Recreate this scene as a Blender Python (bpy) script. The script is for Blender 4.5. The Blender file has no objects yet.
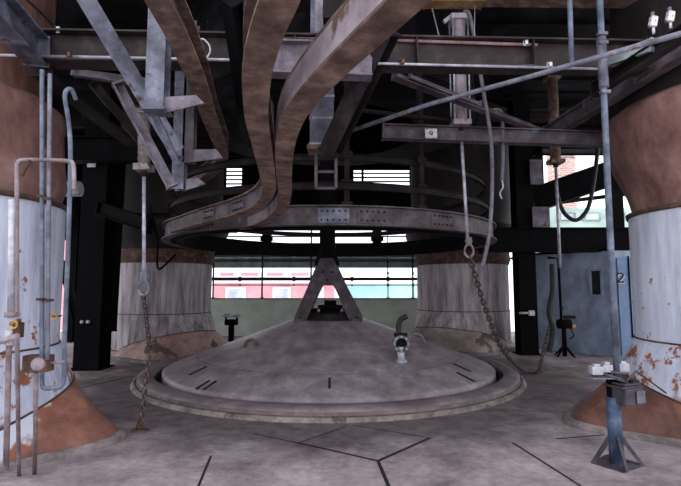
import bpy, math, random
from mathutils import Vector, Matrix, Quaternion
random.seed(7)
S = bpy.context.scene
COL = S.collection
PI = math.pi
# ------------------------------------------------------------------ camera
F = 480.0; PITCH = math.radians(5.36); EYE = 1.6
cam = bpy.data.cameras.new('camera'); co = bpy.data.objects.new('camera', cam); COL.objects.link(co)
cam.sensor_width = 36; cam.sensor_fit = 'HORIZONTAL'; cam.lens = F / 681 * 36
cam.clip_start = 0.02; cam.clip_end = 500
co.location = (0, 0, EYE); co.rotation_euler = (PI / 2 + PITCH, 0, 0)
S.camera = co

def ray(px, py):
    u = (px - 340.5) / F; v = (243 - py) / F
    return Vector((u, math.cos(PITCH) - v * math.sin(PITCH), math.sin(PITCH) + v * math.cos(PITCH)))
def at(px, py, Y):
    d = ray(px, py); return Vector((0, 0, EYE)) + d * (Y / d.y)
def hz(px, py, z=0.0):
    d = ray(px, py); return Vector((0, 0, EYE)) + d * ((z - EYE) / d.z)

# ------------------------------------------------------------------ materials
def srgb(r, g, b):
    f = lambda c: (c / 255 / 12.92) if c / 255 <= .04045 else ((c / 255 + .055) / 1.055) ** 2.4
    return (f(r), f(g), f(b), 1)

def mat(name, stops, scale=3.0, rough=.7, metal=0.0, stretch=(1, 1, 1), bump=.15, detail=6, spec=.3, spots=None, grime=.45):
    """procedural surface: noise through a ramp, optional rust or dirt spots"""
    m = bpy.data.materials.new(name); m.use_nodes = True
    nt = m.node_tree; N = nt.nodes; L = nt.links
    b = N['Principled BSDF']; b.inputs['Roughness'].default_value = rough; b.inputs['Metallic'].default_value = metal
    b.inputs['Specular IOR Level'].default_value = spec
    tc = N.new('ShaderNodeTexCoord'); mp = N.new('ShaderNodeMapping'); mp.inputs['Scale'].default_value = stretch
    L.new(tc.outputs['Object'], mp.inputs['Vector'])
    n = N.new('ShaderNodeTexNoise'); n.inputs['Scale'].default_value = scale; n.inputs['Detail'].default_value = detail
    n.inputs['Roughness'].default_value = .65
    L.new(mp.outputs['Vector'], n.inputs['Vector'])
    r = N.new('ShaderNodeValToRGB'); e = r.color_ramp.elements
    lo, hi = .3, .7
    e[0].position = lo; e[0].color = srgb(*stops[0]); e[1].position = hi; e[1].color = srgb(*stops[-1])
    for i, s in enumerate(stops[1:-1]):
        x = e.new(lo + (hi - lo) * (i + 1) / (len(stops) - 1)); x.color = srgb(*s)
    L.new(n.outputs['Fac'], r.inputs['Fac'])
    out = r.outputs['Color']
    if spots:
        c, th, sc = spots
        n2 = N.new('ShaderNodeTexNoise'); n2.inputs['Scale'].default_value = sc; n2.inputs['Detail'].default_value = 5
        L.new(tc.outputs['Object'], n2.inputs['Vector'])
        r2 = N.new('ShaderNodeValToRGB'); r2.color_ramp.elements[0].position = th; r2.color_ramp.elements[1].position = th + .05
        L.new(n2.outputs['Fac'], r2.inputs['Fac'])
        mx = N.new('ShaderNodeMix'); mx.data_type = 'RGBA'
        L.new(r2.outputs['Color'], mx.inputs['Factor']); L.new(out, mx.inputs['A']); mx.inputs['B'].default_value = srgb(*c)
        out = mx.outputs['Result']
    if grime:      # broad uneven soot over the whole surface
        n3 = N.new('ShaderNodeTexNoise'); n3.inputs['Scale'].default_value = max(.8, scale * .4); n3.inputs['Detail'].default_value = 9; n3.inputs['Roughness'].default_value = .75
        L.new(tc.outputs['Object'], n3.inputs['Vector'])
        r3 = N.new('ShaderNodeValToRGB'); r3.color_ramp.elements[0].position = .36; r3.color_ramp.elements[1].position = .6
        g_ = 1 - grime; r3.color_ramp.elements[0].color = (g_, g_ * .97, g_ * .97, 1)
        L.new(n3.outputs['Fac'], r3.inputs['Fac'])
        m3 = N.new('ShaderNodeMix'); m3.data_type = 'RGBA'; m3.blend_type = 'MULTIPLY'; m3.inputs['Factor'].default_value = 1
        L.new(out, m3.inputs['A']); L.new(r3.outputs['Color'], m3.inputs['B']); out = m3.outputs['Result']
    L.new(out, b.inputs['Base Color'])
    if bump:
        bp = N.new('ShaderNodeBump'); bp.inputs['Strength'].default_value = bump; bp.inputs['Distance'].default_value = .02
        L.new(n.outputs['Fac'], bp.inputs['Height']); L.new(bp.outputs['Normal'], b.inputs['Normal'])
    return m

def stack_mat(name, z0, spread, white, rust, amount, direct=0.0):
    """white paint above, rust below a ragged edge at z0, streaks and rust blotches"""
    m = bpy.data.materials.new(name); m.use_nodes = True
    nt = m.node_tree; N = nt.nodes; L = nt.links
    b = N['Principled BSDF']; b.inputs['Roughness'].default_value = .62; b.inputs['Specular IOR Level'].default_value = .25
    tc = N.new('ShaderNodeTexCoord')
    mp = N.new('ShaderNodeMapping'); mp.inputs['Scale'].default_value = (5, 5, .6); L.new(tc.outputs['Object'], mp.inputs['Vector'])
    def noise(sc, vec, det=6):
        n = N.new('ShaderNodeTexNoise'); n.inputs['Scale'].default_value = sc; n.inputs['Detail'].default_value = det
        n.inputs['Roughness'].default_value = .65; L.new(vec, n.inputs['Vector']); return n.outputs['Fac']
    def ramp(fac, stops):
        r = N.new('ShaderNodeValToRGB'); e = r.color_ramp.elements
        e[0].position, e[0].color = stops[0]; e[1].position, e[1].color = stops[-1]
        for p, c in stops[1:-1]:
            x = e.new(p); x.color = c
        L.new(fac, r.inputs['Fac']); return r.outputs['Color']
    def mix(f, a, bb):
        x = N.new('ShaderNodeMix'); x.data_type = 'RGBA'; L.new(f, x.inputs['Factor']); L.new(a, x.inputs['A']); L.new(bb, x.inputs['B'])
        return x.outputs['Result']
    def math_(op, a, v):
        x = N.new('ShaderNodeMath'); x.operation = op
        if hasattr(a, 'node'): L.new(a, x.inputs[0])
        else: x.inputs[0].default_value = a
        if hasattr(v, 'node'): L.new(v, x.inputs[1])
        else: x.inputs[1].default_value = v
        return x.outputs[0]
    K = lambda v: (v, v, v, 1)
    w = [srgb(*c) for c in white]; ru = [srgb(*c) for c in rust]
    paint = ramp(noise(1.3, mp.outputs['Vector']), [(.3, w[0]), (.5, w[1]), (.7, w[2])])
    rustc = ramp(noise(2.2, tc.outputs['Object']), [(.3, ru[0]), (.5, ru[1]), (.72, ru[2])])
    orange = ramp(noise(9, tc.outputs['Object']), [(.35, srgb(92, 48, 30)), (.7, srgb(150, 92, 58))])
    sx = N.new('ShaderNodeSeparateXYZ'); L.new(tc.outputs['Object'], sx.inputs['Vector'])
    nz = noise(3.2, tc.outputs['Object'])
    zz = math_('ADD', sx.outputs['Z'], math_('MULTIPLY', math_('SUBTRACT', nz, .5), spread))
    f = ramp(math_('ADD', math_('MULTIPLY', math_('SUBTRACT', zz, z0), 9), .5), [(.2, K(1)), (.8, K(0))])
    # blotches, denser near the edge of the paint
    near = math_('MULTIPLY', math_('SUBTRACT', 1.6, math_('MULTIPLY', sx.outputs['Z'], 1.0)), .085)
    bl = ramp(math_('ADD', noise(4.5, tc.outputs['Object'], 9), near), [(amount, K(0)), (amount + .04, K(1))])
    c = mix(bl, paint, orange); c = mix(f, c, rustc)
    L.new(c, b.inputs['Base Color'])
    bp = N.new('ShaderNodeBump'); bp.inputs['Strength'].default_value = .25; bp.inputs['Distance'].default_value = .02
    L.new(nz, bp.inputs['Height']); L.new(bp.outputs['Normal'], b.inputs['Normal'])
    return m

M = {}
M['dark'] = mat('dark_grimy_steel', [(18, 13, 14), (32, 25, 27), (54, 44, 47)], 4, .75, bump=.2, spec=.15)
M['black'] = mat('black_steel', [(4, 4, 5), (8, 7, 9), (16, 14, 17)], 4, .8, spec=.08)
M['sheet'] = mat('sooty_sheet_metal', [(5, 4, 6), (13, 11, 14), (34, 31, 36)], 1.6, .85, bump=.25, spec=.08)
M['brown'] = mat('rusty_beam_steel', [(66, 48, 42), (108, 87, 77), (150, 126, 114)], 7, .75, bump=.25)
M['webpale'] = mat('pale_lilac_web', [(120, 108, 114), (166, 152, 160), (188, 176, 184)], 4, .55, bump=.12, spots=((112, 86, 78), .62, 5))
M['yoke'] = mat('yoke_steel', [(40, 34, 38), (64, 56, 61), (96, 87, 93)], 5, .6, bump=.2)
M['lilac'] = mat('grey_painted_beam', [(66, 59, 66), (106, 98, 108), (140, 131, 144)], 5, .6, bump=.15, spots=((86, 62, 58), .63, 6))
M['bluesteel'] = mat('blue_grey_beam', [(60, 60, 70), (98, 99, 114), (132, 134, 152)], 5, .55, bump=.12, spots=((76, 62, 66), .64, 7))
M['ring'] = mat('ring_girder_steel', [(52, 43, 46), (84, 74, 79), (116, 105, 112)], 4, .65, bump=.2, spots=((112, 122, 148), .66, 3))
M['pale'] = mat('pale_galvanised_pipe', [(150, 148, 158), (184, 183, 194), (205, 205, 214)], 8, .4, .3, bump=.05)
M['blue'] = mat('blue_grey_paint', [(68, 75, 88), (100, 109, 127), (132, 142, 160)], 6, .5, bump=.08, spots=((84, 70, 70), .66, 8))
M['bluedark'] = mat('dark_blue_paint', [(42, 52, 70), (66, 82, 108), (104, 122, 150)], 6, .5, bump=.1, spots=((70, 62, 66), .64, 9))
M['pink'] = mat('pink_primer_pipe', [(130, 96, 94), (168, 134, 132), (194, 164, 164)], 6, .5, bump=.1)
M['conduit'] = mat('grey_conduit', [(76, 76, 86), (108, 109, 122), (142, 143, 158)], 7, .5, bump=.1, spots=((110, 78, 66), .62, 7))
M['rustpipe'] = mat('rusty_pipe', [(104, 82, 78), (138, 122, 124), (160, 152, 160)], 6, .65, bump=.2)
M['rust'] = mat('brown_rust', [(52, 38, 34), (80, 59, 50), (116, 88, 74)], 9, .85, bump=.4)
M['chain'] = mat('rusty_chain', [(52, 42, 40), (86, 72, 68), (124, 108, 104)], 20, .6, .3, bump=.2)
M['white'] = mat('white_paint_chipped', [(170, 166, 172), (206, 203, 208), (222, 220, 226)], 12, .5, bump=.1, spots=((120, 84, 70), .62, 12))
M['dirtywhite'] = mat('dirty_cream_paint', [(92, 84, 82), (140, 132, 128), (186, 178, 172)], 14, .6, bump=.15, spots=((70, 52, 44), .56, 14))
M['yellow'] = mat('yellow_handwheel', [(150, 112, 52), (184, 142, 72), (206, 170, 104)], 12, .5)
M['ochre'] = mat('ochre_rusty_beam', [(100, 74, 50), (138, 106, 72), (160, 128, 92)], 6, .7, bump=.2)
M['funnel'] = mat('red_brown_stack_shell', [(90, 60, 54), (128, 95, 88), (160, 128, 120)], 1.8, .6, stretch=(1.6, 1.6, .8), bump=.15, spots=((160, 136, 126), .66, 2.2))
M['funnel_dark'] = mat('dark_brown_stack_shell', [(16, 11, 12), (28, 20, 20), (52, 38, 36)], 2, .7, stretch=(2, 2, .6), bump=.15)
M['bell'] = mat('bell_plate', [(98, 90, 95), (126, 116, 121), (154, 143, 148)], 3.2, .42, .0, stretch=(1, 1, 1), bump=.1, spots=((120, 108, 110), .63, 1.7), grime=.2)
M['mainbeam'] = mat('red_brown_beam', [(24, 16, 16), (44, 33, 33), (76, 62, 62)], 4, .65, bump=.2)
M['rimtop'] = mat('ring_plate', [(98, 87, 92), (122, 110, 115), (142, 130, 135)], 3, .6, bump=.15)
M['rimside'] = mat('ring_red_edge', [(90, 74, 73), (112, 96, 95), (130, 114, 113)], 4, .7, bump=.15)
M['kerb'] = mat('worn_concrete_kerb', [(96, 89, 86), (130, 122, 117), (158, 150, 142)], 6, .85, bump=.3, spots=((96, 84, 80), .6, 5))
M['paddust'] = mat('dusty_pad_concrete', [(92, 84, 84), (122, 112, 112), (150, 140, 138)], 5, .85, bump=.2)
M['drumrust'] = mat('rust_orange_drum', [(72, 48, 40), (106, 74, 64), (138, 104, 90)], 2.4, .65, stretch=(2, 2, .6), bump=.2, spots=((84, 52, 42), .6, 3))
M['wallgreen'] = mat('green_grey_wall', [(172, 180, 168), (186, 194, 182), (198, 206, 194)], 1.5, .8, bump=.05, grime=.12)
M['cabin'] = mat('blue_grey_cabin_sheet', [(104, 112, 128), (142, 156, 178), (176, 188, 206)], 1.6, .45, stretch=(1, 1, .6), bump=.1, spots=((104, 104, 112), .66, 2), grime=.2)
M['cabindoor'] = mat('blue_cabin_door', [(104, 130, 164), (122, 148, 184), (136, 162, 196)], 2, .5, bump=.06)
M['rubber'] = mat('black_rubber', [(24, 24, 26), (34, 34, 36), (46, 46, 48)], 9, .6)
M['hose'] = mat('grey_hose', [(78, 74, 82), (108, 104, 113), (132, 128, 137)], 8, .55)
M['redwall'] = mat('red_facade', [(206, 138, 146), (220, 156, 162), (230, 172, 178)], 1, .9, bump=0, grime=0)
M['whitewall'] = mat('white_render', [(205, 205, 210), (226, 226, 230), (236, 236, 240)], 1, .9, bump=0, grime=0)
M['teal'] = mat('teal_sheet_wall', [(140, 196, 196), (170, 216, 214), (196, 230, 228)], .6, .8, bump=0, grime=0)
M['greenwall'] = mat('green_roof_sheet', [(150, 172, 162), (176, 196, 186), (196, 212, 204)], 1, .8, bump=0, grime=0)
M['glass'] = mat('grey_glass', [(150, 160, 172), (180, 188, 198), (200, 206, 214)], 2, .15, bump=0, grime=0)
M['slat'] = mat('white_louvre_slat', [(196, 200, 206), (214, 218, 224), (226, 230, 236)], 3, .5, bump=0, grime=0)
M['dullgreen'] = mat('dull_green_panel', [(58, 64, 62), (76, 84, 80), (92, 100, 96)], 2, .8, bump=.05)
M['greenrail'] = mat('grey_green_rail', [(120, 132, 132), (144, 156, 156), (160, 170, 170)], 5, .6, bump=.05)
M['joint'] = mat('dark_joint', [(24, 20, 22), (36, 31, 33), (48, 42, 44)], 10, .95, bump=0)
M['slabdark'] = mat('dark_grey_box_paint', [(44, 40, 47), (68, 63, 72), (98, 92, 102)], 6, .45, bump=.05)
M['num'] = mat('black_stencil', [(18, 20, 26), (24, 26, 32), (30, 32, 38)], 5, .7, bump=0)

def brick_mat():
    m = bpy.data.materials.new('pale_brick'); m.use_nodes = True; N = m.node_tree.nodes; L = m.node_tree.links
    b = N['Principled BSDF']; b.inputs['Roughness'].default_value = .9
    t = N.new('ShaderNodeTexBrick'); t.inputs['Scale'].default_value = 1.6
    t.inputs['Color1'].default_value = srgb(186, 152, 140); t.inputs['Color2'].default_value = srgb(166, 128, 116); t.inputs['Mortar'].default_value = srgb(214, 204, 200)
    tc = N.new('ShaderNodeTexCoord'); mp = N.new('ShaderNodeMapping'); mp.inputs['Rotation'].default_value = (PI / 2, 0, 0)
    L.new(tc.outputs['Object'], mp.inputs['Vector']); L.new(mp.outputs['Vector'], t.inputs['Vector']); L.new(t.outputs['Color'], b.inputs['Base Color'])
    return m
M['brick'] = brick_mat()

def floor_mat():
    m = bpy.data.materials.new('worn_concrete_floor'); m.use_nodes = True; N = m.node_tree.nodes; L = m.node_tree.links
    b = N['Principled BSDF']; b.inputs['Roughness'].default_value = .7; b.inputs['Specular IOR Level'].default_value = .3
    g = N.new('ShaderNodeNewGeometry')
    def noise(s, d=8):
        n = N.new('ShaderNodeTexNoise'); n.inputs['Scale'].default_value = s; n.inputs['Detail'].default_value = d
        n.inputs['Roughness'].default_value = .68; L.new(g.outputs['Position'], n.inputs['Vector']); return n.outputs['Fac']
    def ramp(f, st):
        r = N.new('ShaderNodeValToRGB'); e = r.color_ramp.elements
        e[0].position, e[0].color = st[0]; e[1].position, e[1].color = st[-1]
        for p, c in st[1:-1]:
            x = e.new(p); x.color = c
        L.new(f, r.inputs['Fac']); return r.outputs['Color']
    base = ramp(noise(1.6), [(.3, srgb(104, 93, 96)), (.46, srgb(148, 135, 139)), (.68, srgb(188, 174, 176))])
    fine = ramp(noise(14), [(.35, srgb(176, 172, 172)), (.65, srgb(255, 255, 255))])
    mx = N.new('ShaderNodeMix'); mx.data_type = 'RGBA'; mx.blend_type = 'MULTIPLY'; mx.inputs['Factor'].default_value = .55
    L.new(base, mx.inputs['A']); L.new(fine, mx.inputs['B'])
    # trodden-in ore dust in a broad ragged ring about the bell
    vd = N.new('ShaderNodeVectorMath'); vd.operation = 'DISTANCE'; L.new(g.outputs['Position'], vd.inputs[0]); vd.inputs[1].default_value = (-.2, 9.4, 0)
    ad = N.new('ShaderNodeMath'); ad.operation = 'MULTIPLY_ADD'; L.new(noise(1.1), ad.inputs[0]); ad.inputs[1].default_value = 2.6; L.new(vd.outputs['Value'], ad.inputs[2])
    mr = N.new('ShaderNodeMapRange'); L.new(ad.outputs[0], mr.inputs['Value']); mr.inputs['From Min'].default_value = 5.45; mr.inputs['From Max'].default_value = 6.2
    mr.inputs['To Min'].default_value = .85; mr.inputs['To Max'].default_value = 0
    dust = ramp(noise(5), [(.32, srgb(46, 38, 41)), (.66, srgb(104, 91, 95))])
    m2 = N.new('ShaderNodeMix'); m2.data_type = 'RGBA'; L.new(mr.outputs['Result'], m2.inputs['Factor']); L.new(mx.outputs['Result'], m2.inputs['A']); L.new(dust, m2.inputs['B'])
    L.new(m2.outputs['Result'], b.inputs['Base Color'])
    bp = N.new('ShaderNodeBump'); bp.inputs['Strength'].default_value = .3; bp.inputs['Distance'].default_value = .02
    L.new(noise(7), bp.inputs['Height']); L.new(bp.outputs['Normal'], b.inputs['Normal'])
    return m
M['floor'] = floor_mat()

# ------------------------------------------------------------------ mesh builder
def prof_I(w, h, t=None, tf=None):
    t = t or w * .09; tf = tf or h * .06
    a, b, c = w / 2, h / 2, t / 2
    return [(-a, -b), (a, -b), (a, -b + tf), (c, -b + tf), (c, b - tf), (a, b - tf), (a, b), (-a, b), (-a, b - tf), (-c, b - tf), (-c, -b + tf), (-a, -b + tf)]
def prof_box(w, h): return [(-w / 2, -h / 2), (w / 2, -h / 2), (w / 2, h / 2), (-w / 2, h / 2)]
def prof_L(w, h, t=.012):
    a, b = w / 2, h / 2
    return [(-a, -b), (a, -b), (a, -b + t), (-a + t, -b + t), (-a + t, b), (-a, b)]
def prof_U(w, h, t=.012):   # channel open to +x
    a, b = w / 2, h / 2
    return [(-a, -b), (a, -b), (a, -b + t), (-a + t, -b + t), (-a + t, b - t), (a, b - t), (a, b), (-a, b)]

class MB:
    def __init__(s): s.v = []; s.f = []; s.sm = []; s.mi = []; s.m = 0
    def add(s, vs, fs, smooth=False):
        o = len(s.v); s.v += [Vector(v) for v in vs]
        for f in fs: s.f.append([i + o for i in f]); s.sm.append(smooth); s.mi.append(s.m)
        return s
    def box(s, c, size, rot=None):
        c = Vector(c); x, y, z = [q / 2 for q in size]
        vs = [Vector((a, b, d)) for d in (-z, z) for a, b in ((-x, -y), (x, -y), (x, y), (-x, y))]
        if rot is not None: vs = [rot @ v for v in vs]
        return s.add([c + v for v in vs], [(3, 2, 1, 0), (4, 5, 6, 7), (0, 1, 5, 4), (1, 2, 6, 5), (2, 3, 7, 6), (3, 0, 4, 7)])
    def frames(s, path, closed, up):
        n = len(path); up = Vector(up); out = []
        for i in range(n):
            if closed: a, b = path[i - 1], path[(i + 1) % n]
            else: a, b = path[max(i - 1, 0)], path[min(i + 1, n - 1)]
            t = (b - a).normalized(); side = t.cross(up)
            if side.length < 1e-4: side = t.cross(Vector((0, 1, 0)))
            if side.length < 1e-4: side = Vector((1, 0, 0))
            side.normalize(); u = side.cross(t).normalized()
            out.append((t, side, u))
        return out
    def sweep(s, path, prof, closed=False, up=(0, 0, 1), smooth=False, cap=True):
        path = [Vector(p) for p in path]; fr = s.frames(path, closed, up); k = len(prof); n = len(path); vs = []
        for p, (t, sd, u) in zip(path, fr):
            vs += [p + sd * a + u * b for a, b in prof]
        fs = []
        for i in range(n if closed else n - 1):
            j = (i + 1) % n
            for q in range(k):
                r = (q + 1) % k; fs.append((i * k + q, i * k + r, j * k + r, j * k + q))
        s.add(vs, fs, smooth)
        if cap and not closed:
            o = len(s.v) - n * k
            s.f.append([o + q for q in range(k)][::-1]); s.sm.append(False); s.mi.append(s.m)
            s.f.append([o + (n - 1) * k + q for q in range(k)]); s.sm.append(False); s.mi.append(s.m)
        return s
    def tube(s, path, r, n=10, closed=False):
        path = [Vector(p) for p in path]
        d = (path[-1] - path[0]) if not closed else Vector((1, 0, 0))
        up = (0, 0, 1) if abs(d.normalized().z) < .8 else (0, 1, 0)
        return s.sweep(path, [(r * math.cos(2 * PI * i / n), r * math.sin(2 * PI * i / n)) for i in range(n)], closed, up, True)
    def lathe(s, prof, c=(0, 0, 0), n=48, cap_top=False, cap_bot=False, closed=False, smooth=True, axis=None):
        c = Vector(c); k = len(prof); vs = []
        R = Vector((0, 0, 1)).rotation_difference(Vector(axis)).to_matrix() if axis is not None else Matrix.Identity(3)
        for i in range(n):
            a = 2 * PI * i / n
            vs += [c + R @ Vector((r * math.cos(a), r * math.sin(a), z)) for r, z in prof]
        fs = []
        for i in range(n):
            j = (i + 1) % n
            for q in range(k if closed else k - 1):
                p = (q + 1) % k; fs.append((i * k + q, j * k + q, j * k + p, i * k + p))
        s.add(vs, fs, smooth); o = len(s.v) - n * k
        if cap_top: s.f.append([o + i * k + k - 1 for i in range(n)]); s.sm.append(False); s.mi.append(s.m)
        if cap_bot: s.f.append([o + i * k for i in range(n)][::-1]); s.sm.append(False); s.mi.append(s.m)
        return s
    def cyl(s, a, b, r, n=16, r2=None):
        a = Vector(a); b = Vector(b); L = (b - a).length
        return s.lathe([(r, 0), (r if r2 is None else r2, L)], a, n, True, True, axis=(b - a).normalized())
    def ball(s, c, r, n=12):
        return s.lathe([(max(1e-4, r * math.sin(PI * i / 8)), -r * math.cos(PI * i / 8)) for i in range(9)], c, n)
    def prism(s, pts, off):
        off = Vector(off); k = len(pts); a = [Vector(p) for p in pts]
        fs = [tuple(range(k))[::-1], tuple(range(k, 2 * k))] + [(i, (i + 1) % k, k + (i + 1) % k, k + i) for i in range(k)]
        return s.add(a + [p + off for p in a], fs)
    def build(s, name, m, parent=None, origin=None, bevel=0):
        lo = [min(v[i] for v in s.v) for i in range(3)]; hi = [max(v[i] for v in s.v) for i in range(3)]
        if parent is not None: base = wpos(parent); org = base
        else: org = Vector(origin) if origin is not None else Vector(((lo[0] + hi[0]) / 2, (lo[1] + hi[1]) / 2, lo[2]))
        me = bpy.data.meshes.new(name); me.from_pydata([v - org for v in s.v], [], s.f)
        for i, p in enumerate(me.polygons): p.use_smooth = s.sm[i]; p.material_index = s.mi[i]
        for mm in (m if isinstance(m, (list, tuple)) else [m]): me.materials.append(M[mm] if isinstance(mm, str) else mm)
        import bmesh
        bm = bmesh.new(); bm.from_mesh(me); bmesh.ops.recalc_face_normals(bm, faces=bm.faces); bm.to_mesh(me); bm.free()
        o = bpy.data.objects.new(name, me); COL.objects.link(o)
        if parent is not None: o.parent = parent
        else: o.location = org
        if bevel:
            bv = o.modifiers.new('bevel', 'BEVEL'); bv.width = bevel; bv.segments = 2; bv.limit_method = 'ANGLE'
        return o

def wpos(o):
    p = Vector(o.location)
    while o.parent is not None:
        o = o.parent; p += Vector(o.location)
    return p
def tag(o, label, cat, group=None):
    o['label'] = label; o['category'] = cat
    if group: o['group'] = group
    return o
def thing(name, label, cat, loc, group=None):
    o = bpy.data.objects.new(name, None); COL.objects.link(o); o.location = loc; o.empty_display_size = .1
    return tag(o, label, cat, group)
def struct(o): o['kind'] = 'structure'; return o
def spline(pts, n=8, closed=False):
    P = [Vector(p) for p in pts]; out = []
    for i in range(len(P) - 1):
        p0 = P[max(i - 1, 0)]; p1 = P[i]; p2 = P[i + 1]; p3 = P[min(i + 2, len(P) - 1)]
        for k in range(n):
            t = k / n
            out.append(.5 * ((2 * p1) + (p2 - p0) * t + (2 * p0 - 5 * p1 + 4 * p2 - p3) * t * t + (3 * p1 - p0 - 3 * p2 + p3) * t ** 3))
    out.append(P[-1]); return out
def circ(c, r, z, n=96): return [Vector((c[0] + r * math.cos(2 * PI * i / n), c[1] + r * math.sin(2 * PI * i / n), z)) for i in range(n)]

def ibeam(name, label, cat, a, b, w, h, m, up=(0, 0, 1), kind='I', group=None, ends=True, stiff=0):
    """a rolled section with end plates and stiffeners as parts"""
    a, b = Vector(a), Vector(b)
    pr = {'I': prof_I, 'L': prof_L, 'U': prof_U, 'B': prof_box}[kind](w, h)
    o = MB().sweep([a, b], pr, up=up).build(name, m, origin=(a + b) / 2)
    tag(o, label, cat, group)
    t, sd, u = MB().frames([a, b], False, up)[0]
    rot = Matrix((sd, t, u)).transposed()
    if ends:
        for p in (a, b): MB().box(p, (w * 1.12, .02, h * 1.1), rot).build('end_plate', m, o)
    for i in range(stiff):
        p = a.lerp(b, (i + 1) / (stiff + 1)); MB().box(p, (w * .94, .012, h * .9), rot).build('stiffener', m, o)
    return o
def rod(name, label, cat, pts, r, m, group=None, n=10):
    o = MB().tube(pts, r, n).build(name, m); return tag(o, label, cat, group)
def bolts(parent, pts, axis, r=.014, L=.02, m='dark'):
    ob = None
    for p in pts:
        o = MB().lathe([(r, 0), (r, L)], p, 6, True, True, smooth=False, axis=axis).build('bolt', m, parent)

# ================================================================== SETTING
C0 = Vector((-.2, 9.4, 0))          # the centre of the bell
# floor with its slab joints cut as dark grooves in the same mesh
fb = MB()
fb.box((0, 8, -.1), (24, 20, .2))
fb.m = 1
def joint(pts, w):
    P = [hz(x, y, 0) for x, y in pts]
    for a, b in zip(P, P[1:]):
        d = (b - a).normalized(); n = Vector((-d.y, d.x, 0)) * w / 2
        fb.prism([a - n, b - n, b + n, a + n], (0, 0, .003))
joint([(298, 443), (378, 461)], .03); joint([(378, 461), (430, 438)], .035); joint([(378, 461), (391, 492)], .032)
joint([(298, 443), (254, 434)], .012); joint([(298, 443), (345, 427)], .012); joint([(430, 438), (352, 425)], .01)
joint([(513, 443), (590, 492)], .022); joint([(211, 456), (196, 492)], .022); joint([(80, 388), (133, 376)], .03); joint([(80, 374), (112, 376)], .02)
joint([(520, 374), (590, 366)], .02); joint([(556, 439), (604, 435)], .02)
fb.m = 2
for q in ([(84, 380), (133, 374), (128, 368), (76, 372)], [(540, 372), (584, 374), (588, 368), (548, 366)]):
    fb.prism([hz(x, y, 0) for x, y in q], (0, 0, .002))
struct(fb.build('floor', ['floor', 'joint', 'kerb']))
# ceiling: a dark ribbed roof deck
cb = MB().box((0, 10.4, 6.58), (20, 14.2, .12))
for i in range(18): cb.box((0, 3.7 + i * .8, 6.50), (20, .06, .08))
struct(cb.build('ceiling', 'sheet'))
# back: parapet, open band, dark sheet wall with louvred windows
YB = 16.3
pb = MB().box((-1.5, YB + .1, .61), (13.4, .2, 1.22)); struct(pb.build('wall_back', 'wallgreen'))
cap = MB().box((-1.5, YB + .1, 1.24), (13.4, .28, .05)); struct(cap.build('trim_1', 'greenrail'))
def zpy(py, Y): return at(340, py, Y).z
def xpx(px, Y): return at(px, 280, Y).x
zlo = zpy(226, YB); w2 = (xpx(353, YB), xpx(412, YB), zpy(190, YB), zpy(169, YB)); w1 = (xpx(219, YB), xpx(241, YB), zpy(188, YB), zpy(167, YB))
xs = [-9.6, w1[0], w1[1], w2[0], w2[1], xpx(548, YB)]
ub = MB()
for i in range(5):
    a, b = xs[i], xs[i + 1]
    hole = {1: w1, 3: w2}.get(i)
    if hole:
        ub.box(((a + b) / 2, YB + .05, (zlo + hole[2]) / 2), (b - a, .1, hole[2] - zlo)); ub.box(((a + b) / 2, YB + .05, (hole[3] + 6.55) / 2), (b - a, .1, 6.55 - hole[3]))
    else: ub.box(((a + b) / 2, YB + .05, (zlo + 6.55) / 2), (b - a, .1, 6.55 - zlo))
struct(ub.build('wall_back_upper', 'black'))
for k, w in ((1, w1), (2, w2)):
    fr = MB(); xc, zc = (w[0] + w[1]) / 2, (w[2] + w[3]) / 2
    for z in (w[2], w[3]): fr.box((xc, YB + .02, z), (w[1] - w[0] + .08, .16, .06))
    for x in (w[0], w[1]): fr.box((x, YB + .02, zc), (.06, .16, w[3] - w[2]))
    for i in range(1, 5):
        fr.box((xc, YB + .02, w[2] + (w[3] - w[2]) * i / 5), (w[1] - w[0], .1, .025), Matrix.Rotation(.6, 3, 'X'))
    fr.box((w[0] + (w[1] - w[0]) * .17, YB + .02, zc), (.08, .08, w[3] - w[2]))
    struct(fr.build('window_%d' % k, 'sheet'))
# left side: dark sheeting up high, open below
lb = MB().box((-9.2, 12.5, 4.9), (.1, 8.2, 3.4)); struct(lb.build('wall_left', 'sheet'))

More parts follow.
